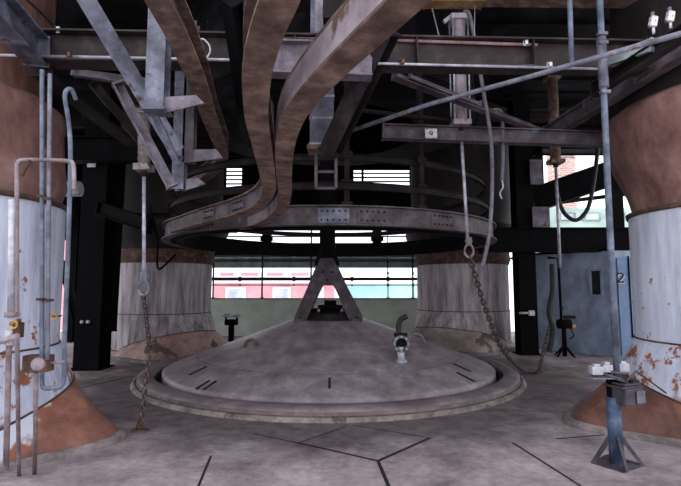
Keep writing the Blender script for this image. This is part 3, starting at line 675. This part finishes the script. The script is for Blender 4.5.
# dark longitudinal beams at the sides
ibeam('floor_beam', 'black deep beam running above the blue cabin at right', 'beam', at(480, 240, 11.6), at(645, 240, 11.6), .2, .6, 'black')
ibeam('conveyor_truss', 'black sloping boxed walkway in front of the sky at right', 'beam', at(532, 201, 12.6), at(618, 171, 12.2), .5, .62, 'black', kind='B')
ibeam('side_beam', 'black beam across the sky gap close to the roof at right', 'beam', at(490, 132, 9.5), at(640, 136, 9.5), .25, .35, 'black')
ibeam('sky_bar', 'thin dark rail below the walkway against the green roof', 'beam', at(545, 204, 12.6), at(660, 190, 12.6), .06, .1, 'dark', kind='U')
ibeam('side_beam', 'black beam between the left columns above the far left stack', 'beam', at(60, 150, 9.4), at(215, 150, 9.4), .3, .5, 'black')
ibeam('side_beam', 'dark knee brace leaning off the thick black left column', 'beam', at(112, 330, 10.4), at(122, 150, 10.2), .14, .3, 'black')
ibeam('side_beam', 'dark beam in shadow between left column and hopper', 'beam', at(100, 208, 9.0), at(150, 226, 8.2), .12, .24, 'black')
# roof joists
for i, (Y, lab) in enumerate(((4.2, 'dark roof joist nearest the viewer under the deck'), (6.2, 'second dark roof joist, in front of the hopper drum'), (12.8, 'dark roof joist behind the hopper drum'))):
    ibeam('roof_joist', lab, 'beam', (-9, Y, 6.2), (9, Y, 6.2), .2, .44, 'dark', group='roof joists')
ibeam('tie_beam', 'deep black tie beam under the roof behind the hopper drum', 'beam', (-8.5, 15.6, 6.2), (6.6, 15.6, 6.2), .2, .5, 'black')

# ================================================================== PNEUMATIC CYLINDERS, HOOKS, CHAINS
def eye_hook(p, name, label, m='conduit', r=.055):
    t = thing(name, label, 'hook', p)
    MB().tube([p + Vector((math.cos(2 * PI * i / 20) * r, 0, math.sin(2 * PI * i / 20) * r * 1.4)) for i in range(20)], .016, 8, True).build('eye', m, t)
    MB().box(p + Vector((0, 0, r * 1.4 + .05)), (.07, .05, .1)).build('clevis', m, t)
    MB().cyl(p + Vector((-.05, 0, r * 1.4 + .05)), p + Vector((.05, 0, r * 1.4 + .05)), .014, 8).build('pin', m, t)
    return t
def air_cyl(a, b, r, rod_pts, rr, m, label, loc, mrod='pale', ties=True):
    t = thing('air_cylinder', label, 'cylinder', b)
    a, b = Vector(a), Vector(b)
    MB().cyl(b, a, r, 24).build('barrel', m, t)
    for p in (a, b):
        MB().box(p, (r * 2.7, r * 2.7, .07)).build('end_cap', m, t)
    if ties:
        for sx in (-1, 1):
            for sy in (-1, 1): MB().cyl(b + Vector((sx * r * 1.15, sy * r * 1.15, 0)), a + Vector((sx * r * 1.15, sy * r * 1.15, 0)), .012, 8).build('tie_rod', 'pale', t)
    MB().tube(rod_pts, rr, 12).build('piston_rod', mrod, t)
    MB().cyl(b - Vector((0, 0, .1)), b, r * .5, 16).build('gland', 'dark', t)
    return t
link_me = {}
def chain(pts, label, pitch=.075, wire=.011, width=.05, m='chain'):
    P = [Vector(p) for p in pts]; seg = [(b - a).length for a, b in zip(P, P[1:])]; tot = sum(seg); n = int(tot / pitch)
    t = thing('chain', label, 'chain', P[-1])
    def pos(s):
        for a, b, l in zip(P, P[1:], seg):
            if s <= l: return a.lerp(b, s / l), (b - a).normalized()
            s -= l
        return P[-1], (P[-1] - P[-2]).normalized()
    proto = None; L = pitch * 1.32; hw = width / 2; hl = L / 2 - hw
    pth = [Vector((hw * math.cos(x), 0, hl + hw * math.sin(x))) for x in [PI * i / 6 for i in range(7)]] + [Vector((hw * math.cos(x), 0, -hl + hw * math.sin(x))) for x in [PI + PI * i / 6 for i in range(7)]]
    for i in range(n):
        p, d = pos((i + .5) * pitch)
        if proto is None:
            mb = MB(); mb.sweep(pth, [(wire * math.cos(2 * PI * k / 6), wire * math.sin(2 * PI * k / 6)) for k in range(6)], True, (0, 1, 0), True)
            me = bpy.data.meshes.new('link'); me.from_pydata(mb.v, [], mb.f); me.materials.append(M[m])
            for pl in me.polygons: pl.use_smooth = True
            o = proto = bpy.data.objects.new('link', me)
        else: o = proto.copy()
        COL.objects.link(o); o.parent = t; o.location = p - P[-1]
        q = Vector((0, 0, 1)).rotation_difference(d); q = q @ Quaternion((0, 0, 1), PI / 2 * (i % 2) + .4)
        o.rotation_mode = 'QUATERNION'; o.rotation_quaternion = q
    return t
# left one
YL = 5.25
fl = hz(140, 431, 0)
a, b_ = at(144, 112, YL), at(144, 168, YL)
air_cyl(a, b_, .065, [b_, at(144, 278, YL)], .02, 'dirtywhite', 'rusty white air cylinder with rod hanging at left above the chain', None, ties=False)
e = at(143.5, 288, YL); eye_hook(e, 'eye_hook', 'eye hook at the bottom of the left cylinder rod')
chain([e - Vector((0, 0, .06)), Vector((e.x - .03, fl.y, .9)), Vector((fl.x + .01, fl.y, .1)), Vector((fl.x, fl.y, .03))], 'rusty chain hanging straight down to the floor at left', .062, .009, .042)
an = thing('floor_anchor', 'rusty floor shackle holding the left chain', 'anchor', Vector((fl.x, fl.y, 0)))
MB().box((fl.x, fl.y, .008), (.16, .12, .016)).build('base_plate', 'rust', an)
MB().tube([Vector((fl.x + math.cos(PI * i / 10) * .035, fl.y, .012 + math.sin(PI * i / 10) * .11)) for i in range(11)], .014, 8).build('shackle', 'rust', an)
# middle one
YM = 6.4
a, b_ = at(459, 20, YM), at(460, 124, YM + .02); b_.x = a.x = (a.x + b_.x) / 2
end = at(467.5, 238, YM)
air_cyl(a, b_, .09, [b_, end], .022, 'webpale', 'grey air cylinder with long pale rod hanging right of centre', None)
MB().box(a + Vector((-.14, 0, .02)), (.16, .05, .05), Matrix.Rotation(-.7, 3, 'Y')).build('port', 'pale', bpy.data.objects['air_cylinder.001'])
e = at(469, 251, YM); eye_hook(e, 'eye_hook', 'large ring hook under the rod of the middle cylinder', r=.06, m='rimtop')
YR = 9.2
pts = [(470, 257, 6.4), (485, 307, 6.9), (503, 350, 7.6)]
cp = [at(*q) for q in pts] + [hz(526, 372, .05), hz(537, 372, .04)]
cp2 = [at(541, 362, 9.15), at(546, 340, 9.25), at(551, 318, 9.3), at(552, 275, 9.3)]
cp = spline([Vector(p) for p in cp + cp2], 6)
chain(cp, 'long rusty chain sagging from the middle hook to the right rod', .085, .012, .055)
# right one
a, b_ = at(552, 78, 9.3), at(552, 162, 9.3); b_.x = a.x
air_cyl(a, b_, .1, [b_, Vector((b_.x, b_.y, at(552, 268, 9.3).z))], .028, 'brown', 'rust brown air cylinder with pale rod in front of the cabin', None, ties=False)
hs = rod('hanging_hose', 'dark ragged sleeve hanging below the right cylinder rod', 'hose', spline([at(552, 264, 9.22), at(552.5, 290, 9.22), at(549, 312, 9.22), at(553, 330, 9.22), at(549, 352, 9.2)]), .05, 'rubber')
# hoses
rod('hose', 'long grey hose hanging from the middle cylinder top', 'hose', spline([at(464, 12, 6.3), at(470, 16, 6.25), at(478, 60, 6.2), at(484, 95, 6.15), at(491, 140, 6.1), at(492, 190, 6.1), at(489, 235, 6.1), at(482, 268, 6.1)]), .026, 'hose')
h2 = rod('hose', 'shorter grey hose with a bent top and frayed hook end', 'hose', spline([at(489, 111, 6.4), at(499, 110, 6.4), at(502, 118, 6.4), at(503, 150, 6.4), at(502, 180, 6.4)]), .024, 'hose')
MB().tube(spline([at(502, 180, 6.4), at(503, 187, 6.4), at(500, 193, 6.4), at(502, 199, 6.4)]), .012, 8).build('hook', 'pale', h2)
rod('cable', 'black looped cable hanging against the green roof at right', 'cable', spline([at(599, 138, 9.5), at(594, 180, 9.5), at(588, 208, 9.5), at(577, 220, 9.5), at(566, 215, 9.5), at(560, 204, 9.5), at(556, 190, 9.45)]), .04, 'rubber')
rod('cable', 'thin black wire drooping above the far left stack', 'cable', spline([at(150, 205, 8.4), at(157, 240, 8.4), at(158, 268, 8.4), at(168, 262, 8.4), at(176, 254, 8.4)]), .02, 'black')
rod('cable', 'thin wire hanging from the top beam left of the middle cylinder', 'cable', [at(432, 8, 6.2), at(440, 40, 6.2), at(442, 60, 6.2)], .008, 'pale')
rod('cable', 'thin wire hanging from the top beam right of the middle cylinder', 'cable', [at(475, 6, 6.2), at(474, 42, 6.2)], .006, 'pale')
rod('cable', 'dark cable curving over the brown shell at the top left', 'cable', spline([at(16, -10, 3.9), at(38, 10, 4.2), at(52, 24, 4.5), at(58, 29, 4.52)]), .012, 'rubber')
ibeam('side_beam', 'thin dark diagonal stair stringer glimpsed beside the near left stack', 'beam', at(62, 262, 13.0), at(82, 335, 13.0), .12, .2, 'black')
wc = rod('cable_coil', 'small white cable loop tied over the main beam, upper left', 'cable', spline([at(198, 41, 4.5), at(203, 39, 4.45), at(209, 45, 4.45), at(210, 52, 4.45), at(206, 58, 4.45), at(203, 56, 4.48)]), .008, 'white')
MB().box(at(198.5, 48, 4.52), (.06, .08, .1)).build('fitting', 'conduit', wc)
for px, py, Y, lab, nm in ((58, 30, 4.5, 'white clamp on the pink pipe at upper left', 'pipe_clamp'), (525, 43, 4.92, 'white clamp on the pink pipe right of the cylinder', 'pipe_clamp'),
                     (549, 65, 4.85, 'small pale bracket on the conduit at upper right', 'pipe_clamp'), (69, 55, 4.38, 'small rusty bracket on the conduit at upper left', 'pipe_clamp'), (402, 62, 4.7, 'small rusty bracket on the conduit right of the tracks', 'pipe_clamp')):
    m = 'rust' if 'rusty' in lab else 'pale'
    t = thing(nm, lab, 'clamp', at(px, py, Y)); p = at(px, py, Y)
    MB().tube([p + Vector((math.cos(2 * PI * i / 14) * .02, 0, math.sin(2 * PI * i / 14) * .026)) for i in range(14)], .009, 8, True).build('band', m, t)
    MB().box(p + Vector((.01, -.01, .0)), (.03, .03, .045)).build('bolt_block', m, t)

# ================================================================== LEFT STACK PIPING
def stack_pt(px, py, c, r):      # point just proud of a cylinder shell
    d = ray(px, py); o = Vector((0, 0, EYE)); dx, dy = d.x, d.y; fx, fy = o.x - c[0], o.y - c[1]
    A = dx * dx + dy * dy; B = 2 * (fx * dx + fy * dy); Cc = fx * fx + fy * fy - r * r; D = B * B - 4 * A * Cc
    t = (-B - math.sqrt(max(0, D))) / (2 * A); return o + d * t
def vert(px0, py0, px1, py1, c=FL, r=1.22):
    a = stack_pt(px0, py0, c, r); b = at(px1, py1, a.y); return [a, b]
for (px0, py0, px1, py1, rr, m, lab) in ((42, 360, 42, 70, .016, 'blue', 'thin blue conduit, left of the pair on the near left stack'), (47.5, 360, 50, 74, .016, 'conduit', 'thin grey conduit, right of the pair on the near left stack')):
    a = at(px0, py0, 3.62); b = at(px1, py1, 3.62)
    o = rod('conduit', lab, 'pipe', spline([a, a.lerp(b, .35), b]), rr, m)
    for t in (.2, .55): MB().box(a.lerp(b, t), (.06, .05, .02)).build('clip', 'rust', o)
rod('conduit', 'bent blue grey conduit with hooked top right of the pair', 'pipe', spline([at(76, 100, 4.0), at(72, 90, 3.95), at(67, 90, 3.9), at(65, 98, 3.9), at(69, 125, 3.9), at(70.5, 160, 3.9), at(68, 250, 3.9), at(64.5, 340, 3.9), at(64, 376, 3.9), at(61, 386, 3.9), at(52, 388, 3.9), at(44, 388, 3.9), at(42, 382, 3.9), at(42, 372, 3.9)]), .018, 'blue')
hr = rod('bent_pipe', 'pinkish rusty bent pipe frame standing before the near left stack', 'pipe', spline([hz(19, 476, 0), at(17, 330, 3.5), at(17, 175, 3.5), at(18, 164, 3.5), at(23, 160, 3.5), at(45, 160, 3.55), at(68, 161, 3.6), at(73, 164, 3.6), at(74, 176, 3.6), at(74, 190, 3.6)], 6), .0155, 'rustpipe')
MB().tube([at(30, 160, 3.5), at(22, 176, 3.5)], .012, 8).build('stay', 'rust', hr)
q = hz(34.5, 474, 0)
vpipe = rod('conduit', 'rusty conduit dropping from the round junction box to the floor', 'pipe', [q, at(35.5, 430, 3.95), at(36, 372, 3.68)], .017, 'rustpipe')
jb = thing('junction_box', 'rust brown junction box with round cover on the left stack', 'box', at(38, 372, 3.7))
p = at(38.5, 363, 3.66); MB().box(p, (.185, .1, .12)).build('box', 'rust', jb, bevel=.006)
MB().lathe([(.05, 0), (.045, .02), (.0005, .028)], p + Vector((.03, -.05, 0)), 24, axis=(0, -1, 0)).build('round_cover', 'rustpipe', jb)
MB().tube([p + Vector((.08, 0, 0)), p + Vector((.2, 0, .01))], .01, 8).build('side_pipe', 'rustpipe', jb)
vv = thing('white_pipe', 'white vertical water pipe at the far left with valve', 'pipe', at(9, 470, 3.25))
MB().tube([at(12, 200, 3.3), at(11, 318, 3.3)], .022, 12).build('pipe', 'pale', vv); MB().tube([at(10.5, 330, 3.3), at(9, 345, 3.3)], .03, 12).build('socket', 'white', vv)
MB().cyl(at(11, 317, 3.3), at(11, 312, 3.3), .04, 12).build('coupling', 'rustpipe', vv); MB().tube([at(9, 345, 3.3), at(6, 470, 3.3)], .018, 12).build('lower_pipe', 'rustpipe', vv)
def wheel(px, py, Y, R, lab):
    t = thing('handwheel', lab, 'valve', at(px, py, Y)); p = at(px, py, Y)
    MB().tube([p + Vector((math.cos(2 * PI * i / 20) * R, 0, math.sin(2 * PI * i / 20) * R)) for i in range(20)], R * .28, 8, True).build('rim', 'yellow', t)
    MB().cyl(p + Vector((0, -.015, 0)), p + Vector((0, .1, 0)), R * .3, 10).build('hub', 'rust', t)
    for k in range(3):
        a = k * 2 * PI / 3; MB().tube([p, p + Vector((math.cos(a) * R, 0, math.sin(a) * R))], R * .12, 6).build('spoke', 'yellow', t)
    return t
wheel(13.5, 324.5, 3.2, .024, 'yellow handwheel on the rusty valve at the left edge')
wheel(54, 316.5, 3.85, .022, 'small yellow handwheel on the bare white shell, left stack')
rp = thing('valve_bracket', 'rusty valve bracket and level pipe at the left edge', 'bracket', at(18, 336, 3.3))
MB().box(at(18.5, 330, 3.3), (.045, .05, .1)).build('bracket', 'rust', rp); MB().cyl(at(19, 324, 3.3), at(19, 319, 3.3), .014, 10).build('stem', 'rust', rp)
MB().tube([at(-8, 344, 3.25), at(18, 336, 3.25)], .02, 10).build('level_pipe', 'rustpipe', rp)
rod('drain_pipe', 'pale short horizontal duct between left stack and red facade', 'pipe', [at(48, 189, 8.0), at(80, 189, 8.0)], .13, 'white', n=20)
# ================================================================== RIGHT FOREGROUND STAND
bp = hz(617, 464, 0)
st = thing('switch_stand', 'blue tripod floor stand carrying switch boxes and a tall pole', 'stand', bp)
MB().prism([bp + Vector((math.cos(a) * .23, math.sin(a) * .23, 0)) for a in (PI * .97, PI * 1.4, PI * 1.93, PI * .45)], (0, 0, .012)).build('base_plate', 'slabdark', st)
H1 = at(618, 399, bp.y).z
ox = Vector((0, 0, 0)); 
MB().tube([bp + ox + Vector((0, .0, .01)), bp + ox + Vector((-.005, 0, H1 + .02))], .062, 20).build('column', 'bluedark', st)
for ang in (PI * .97, PI * 1.45, PI * 1.93):
    d = Vector((math.cos(ang), math.sin(ang), 0)); s = d.cross(Vector((0, 0, 1))) * .012
    b0 = bp + ox
    MB().prism([b0 + d * .05 + Vector((0, 0, .27)) - s, b0 + d * .05 + Vector((0, 0, .20)) - s, b0 + d * .19 + Vector((0, 0, .012)) - s, b0 + d * .22 + Vector((0, 0, .012)) - s], s * 2).build('leg', 'slabdark', st)
zb = (H1 + at(618, 387, bp.y).z) / 2
bx = at(625, 395, bp.y - .03); rz = Matrix.Rotation(.35, 3, 'Z')
gb = MB().box(bx, (.22, .2, .15), rz).build('gear_box', 'slabdark', st, bevel=.012)
for dz, w in ((.085, .26), (.11, .2)): MB().box(bx + Vector((-.01, 0, dz)), (w, .2, .02), rz).build('lid', 'slabdark', gb, bevel=.004)
MB().box(bx + rz @ Vector((.06, -.112, 0)), (.1, .006, .11), rz).build('cover_plate', 'conduit', gb)
MB().box(at(609, 385, bp.y), (.02, .06, .24)).build('side_strap', 'black', st)
# pole going up to the roof
ptop = at(598.5, -30, bp.y + .0); pbot = at(617, 378, bp.y)
pole = MB().tube([pbot - Vector((0, 0, .02)), at(608, 190, bp.y), ptop], .03, 16).build('pole', 'blue', st)
for py in (34, 43, 92):
    q = at(600.5 + py * .05, py, bp.y - .02); MB().box(q, (.09, .05, .03)).build('pole_clamp', 'conduit', pole)
q = at(602, 62, bp.y - .01); MB().cyl(at(601, 38, bp.y), at(604, 88, bp.y), .045, 14).build('sleeve', 'conduit', pole)
for k, (px, py, w, h) in enumerate(((596, 370, .1, .075), (606, 368, .085, .07), (622, 367, .09, .08))):
    b0 = MB().box(at(px, py, bp.y - .06 + .04 * k), (w, .1, h), Matrix.Rotation(-.1, 3, 'Z')).build('switch_box', 'pale', st, bevel=.006)
    MB().box(at(px, py - 5, bp.y - .06 + .04 * k), (w * .5, .05, .02)).build('switch_cap', 'pale', b0)
MB().box(at(602, 377, bp.y - .03), (.26, .16, .012)).build('shelf_plate', 'conduit', st)
for (x0, y0, x1, y1) in ((604, 374, 624, 380), (612, 372, 628, 374), (626, 381, 637, 371), (617, 379, 628, 383)):
    MB().tube([at(x0, y0, bp.y - .12), at(x1, y1, bp.y - .1)], .011, 8).build('lever', 'slabdark', st)
MB().box(at(622, 383, bp.y - .03), (.14, .12, .05)).build('mount', 'black', st)
rod('control_rod', 'thin rusty rod leaning from the stand against the right stack', 'rod', [at(636, 371, bp.y + .05), at(666, 393, 4.85)], .008, 'rust')
rod('drop_conduit', 'short blue conduit dropping from the top left of tall pole', 'pipe', [at(569, -25, 4.45), at(571.5, 63, 4.42)], .024, 'blue')
# insulators at top right
for px, py, lab in ((653, 22, 'white chipped terminal box, left of the two at upper right'), (670, 17, 'white chipped terminal box, right of the two at upper right')):
    p = at(px, py, 4.1); t = thing('terminal_box', lab, 'box', p)
    MB().box(p, (.06, .05, .1), Matrix.Rotation(.2, 3, 'Y')).build('case', 'white', t, bevel=.008); MB().cyl(p - Vector((0, 0, .05)), p - Vector((0, 0, .11)), .012, 10).build('stem', 'white', t)
    MB().cyl(p + Vector((0, 0, .045)), p + Vector((0, 0, .09)), .016, 10).build('cap', 'conduit', t)

# ================================================================== VALVE STANDS AT THE BACK
q = Vector((at(231, 345, 14.0).x, 14.0, 0))
vs = thing('valve_stand', 'small black valve stand with twin heads before green wall', 'stand', q)
MB().box(q + Vector((0, 0, .012)), (.3, .3, .024)).build('base_plate', 'black', vs)
MB().cyl(q + Vector((0, 0, .02)), Vector((q.x, q.y, .66)), .085, 16).build('column', 'black', vs)
hd = MB().box((q.x, q.y, .62), (.34, .26, .16)).build('head', 'black', vs)
for sx in (-1, 1):
    MB().lathe([(.04, 0), (.13, .02), (.13, .08), (.06, .12), (.0005, .12)], (q.x + sx * .16, q.y, .76), 16).build('handle', 'pale', vs)
    MB().cyl((q.x + sx * .16, q.y, .66), (q.x + sx * .16, q.y, .77), .03, 10).build('stem', 'black', vs)
q = hz(565, 357, 0)
v2 = thing('valve_stand', 'black motor valve stand on splayed legs before blue cabin', 'stand', q)
for k in range(4):
    a = k * PI / 2 + .5; MB().tube([q + Vector((math.cos(a) * .26, math.sin(a) * .26, .02)), q + Vector((0, 0, .28))], .022, 8).build('leg', 'black', v2)
MB().cyl(q + Vector((0, 0, .02)), q + Vector((0, 0, .7)), .05, 14).build('column', 'black', v2)
mh = MB().cyl(q + Vector((-.13, 0, .76)), q + Vector((.16, 0, .76)), .11, 18).build('motor', 'black', v2)
MB().box(q + Vector((.14, 0, .92)), (.24, .12, .07)).build('terminal_cover', 'dark', v2); MB().cyl(q + Vector((.16, 0, .7)), q + Vector((.26, 0, .7)), .05, 12).build('yellow_cap', 'yellow', v2)
MB().tube(spline([q + Vector((.14, 0, .7)), q + Vector((.2, -.05, .5)), q + Vector((.1, -.05, .42))]), .018, 8).build('cable', 'rubber', v2)
MB().tube([q + Vector((-.05, 0, .8)), q + Vector((-.06, 0, 2.3)), q + Vector((-.3, 0, 2.32))], .03, 10).build('standpipe', 'black', v2)

# ================================================================== BLUE CABIN
cabw = 12.0
A = hz(536, 350, 0); A = Vector((xpx(536, 12.9), 12.9, 0)); B = Vector((xpx(614, 11.3), 11.3, 0)); Dd = Vector((xpx(700, 11.3), 11.3, 0))
cab = thing('control_cabin', 'blue grey sheet metal cabin with dark slot window and numbered door', 'cabin', B)
zc = 2.48
def panel(a, b, z0, z1, th, m, name, par):
    d = (b - a).normalized(); n = Vector((-d.y, d.x, 0))
    return MB().prism([a + Vector((0, 0, z0)), b + Vector((0, 0, z0)), b + Vector((0, 0, z1)), a + Vector((0, 0, z1))], n * th).build(name, m, par)
wl = panel(A, B, 0, zc, .08, 'cabin', 'side_wall', cab)
panel(B, Dd, 0, zc, .08, 'cabin', 'front_wall', cab)
MB().prism([A + Vector((0, 0, zc)), B + Vector((0, 0, zc)), Dd + Vector((0, 0, zc)), Dd + Vector((0, 3, zc)), A + Vector((0, 2, zc))], (0, 0, .06)).build('roof', 'black', cab)
panel(Dd, Dd + Vector((0, 3, 0)), 0, zc, .08, 'cabin', 'end_wall', cab)
d = (B - A).normalized(); n = Vector((d.y, -d.x, 0))
def on_seg(px):       # where a pixel column meets the slanting wall
    u = (px - 340.5) / F; u /= math.cos(PITCH) ; 
    k = (u * A.y - A.x) / ((B.x - A.x) - u * (B.y - A.y)); return A.lerp(B, k)
w0, w1_ = on_seg(589.5), on_seg(600.5); zt_, zb_ = at(595, 270, w0.y).z, at(595, 295.5, w0.y).z
wf = MB().prism([w0 + n * .01 + Vector((0, 0, zb_)), w1_ + n * .01 + Vector((0, 0, zb_)), w1_ + n * .01 + Vector((0, 0, zt_)), w0 + n * .01 + Vector((0, 0, zt_))], n * .02).build('slot_window', 'num', cab)
for z in (zb_, zt_): MB().prism([w0 + n * .01 + Vector((0, 0, z - .025)), w1_ + n * .01 + Vector((0, 0, z - .025)), w1_ + n * .01 + Vector((0, 0, z + .025)), w0 + n * .01 + Vector((0, 0, z + .025))], n * .05).build('frame', 'cabin', wf)
for w in (w0, w1_): MB().prism([w - d * .025 + n * .01 + Vector((0, 0, zb_)), w + d * .025 + n * .01 + Vector((0, 0, zb_)), w + d * .025 + n * .01 + Vector((0, 0, zt_)), w - d * .025 + n * .01 + Vector((0, 0, zt_))], n * .05).build('frame', 'cabin', wf)
YD = B.y
dx0, dx1 = xpx(617, YD), xpx(650, YD); zdt = at(630, 258, YD).z
dr = MB().box(((dx0 + dx1) / 2, YD - .02, (zdt + .05) / 2), (dx1 - dx0, .05, zdt - .05)).build('door', 'cabindoor', cab)
xh = xpx(628, YD)
MB().box((xh, YD - .055, (zdt + .1) / 2 + .2), (.03, .02, 1.9)).build('edge_strip', 'black', dr)
MB().box((xh + .02, YD - .07, at(630, 301.5, YD).z), (.06, .05, .08)).build('lock', 'conduit', dr)
MB().cyl((xh + .1, YD - .08, at(630, 311, YD).z), (xh + .3, YD - .08, at(630, 311, YD).z), .018, 8).build('handle', 'black', dr)
# the painted number 2 with a pale shadow line
def two(c, s, m, off, par, name):
    x = lambda a, b: Vector((c.x + a * s + off[0], c.y + off[2], c.z + b * s + off[1]))
    pts = [x(-.32, .28), x(-.24, .46), x(-.0, .52), x(.26, .42), x(.28, .2), x(.1, -.05), x(-.2, -.3), x(-.34, -.48)]
    mb = MB().sweep(spline(pts, 5), prof_box(.16 * s, .006), up=(0, -1, 0)); mb.sweep([x(-.4, -.46), x(.36, -.46)], prof_box(.16 * s, .006), up=(0, -1, 0))
    mb.build(name, m, par)
nc = at(620.5, 278, YD - .05); two(nc, .21, 'white', (.02, -.018, .004), dr, 'number_outline'); two(nc, .21, 'num', (0, 0, -.004), dr, 'number_two')

# ================================================================== OUTSIDE
def facade(name, label, x0, x1, z0, z1, Y, m, dep=3, wins=(), band=None):
    t = thing(name, label, 'building', Vector(((x0 + x1) / 2, Y, z0)))
    MB().box(((x0 + x1) / 2, Y + dep / 2, (z0 + z1) / 2), (x1 - x0, dep, z1 - z0)).build('wall', m, t)
    for (a, b2, c, d2, fm, gm) in wins:
        f = MB().box(((a + b2) / 2, Y - .03, (c + d2) / 2), (b2 - a, .12, d2 - c)).build('window', fm, t)
        MB().box(((a + b2) / 2, Y - .1, (c + d2) / 2), ((b2 - a) * .7, .04, (d2 - c) * .75)).build('pane', gm, f)
    if band: MB().box(((x0 + x1) / 2, Y - .1, (band[0] + band[1]) / 2), (x1 - x0 + .3, .4, band[1] - band[0])).build('parapet', 'whitewall', t)
    return t
YO = 30.0
X = lambda px: xpx(px, YO); Z = lambda py: at(340, py, YO).z
wins = [(X(a), X(b2), Z(303), Z(287), 'whitewall', 'glass') for a, b2 in ((226, 246), (273, 291), (316, 324))]
wins += [(X(a), X(b2), Z(278), Z(272), 'whitewall', 'redwall') for a, b2 in ((218, 236), (238, 262), (264, 286), (288, 312), (314, 330))]
facade('red_building', 'red facade with white framed windows seen through the back bay', X(214), X(334), -3, Z(281), YO, 'redwall', wins=wins, band=(Z(283), Z(276)))
facade('teal_building', 'pale teal sheeted wall outside, right of the bell yoke', X(345), X(430), -3, Z(283), YO + 2, 'teal', band=(Z(284), Z(282.5)))
YQ = 22.0
XQ = lambda px: xpx(px, YQ); ZQ = lambda py: at(340, py, YQ).z
facade('red_building', 'red facade glimpsed beside the near left stack', XQ(40), XQ(78), -3, ZQ(160), YQ, 'redwall', wins=[(XQ(a), XQ(a + 10), ZQ(220), ZQ(205), 'whitewall', 'glass') for a in (58, 72)] + [(XQ(60), XQ(76), ZQ(345), ZQ(330), 'whitewall', 'glass')])
facade('red_building', 'red facade glimpsed right of the thick black left column', XQ(104), XQ(126), -3, ZQ(222), YQ + 1, 'redwall')
facade('green_building', 'low pale green roofed shed beyond the right walkway', XQ(540), XQ(660), -3, ZQ(208), YQ, 'greenwall', wins=[(XQ(a), XQ(a + 18), ZQ(221), ZQ(213), 'greenrail', 'glass') for a in (560, 585, 610)])
ch = thing('brick_chimney', 'pale brick chimney rising against the sky at right', 'chimney', Vector((xpx(570, 34), 34, -4)))
zt = at(570, 138, 34).z
MB().lathe([(1.1, -4), (.9, zt), (.7, zt), (.7, zt - 1)], (xpx(566, 34), 34, 0), 32).build('shaft', 'brick', ch)
MB().lathe([(.95, at(570, 160, 34).z - .1), (1.0, at(570, 160, 34).z)], (xpx(566, 34), 34, 0), 32).build('band', 'kerb', ch)

# ================================================================== LIGHT
w = bpy.data.worlds.new('overcast'); S.world = w; w.use_nodes = True
N = w.node_tree.nodes; L = w.node_tree.links
bg = N['Background']; bg.inputs['Strength'].default_value = 1.0
tc = N.new('ShaderNodeTexCoord'); nz = N.new('ShaderNodeTexNoise'); nz.inputs['Scale'].default_value = 2.2; nz.inputs['Detail'].default_value = 5
L.new(tc.outputs['Generated'], nz.inputs['Vector']); rp_ = N.new('ShaderNodeValToRGB')
rp_.color_ramp.elements[0].color = (.86, .9, 1.0, 1); rp_.color_ramp.elements[1].color = (1.0, 1.0, 1.04, 1)
L.new(nz.outputs['Fac'], rp_.inputs['Fac']); L.new(rp_.outputs['Color'], bg.inputs['Color'])
vs_ = S.view_settings; vs_.view_transform = 'Standard'; vs_.look = 'None'; vs_.exposure = 1.25; vs_.gamma = 1; vs_.use_curve_mapping = False
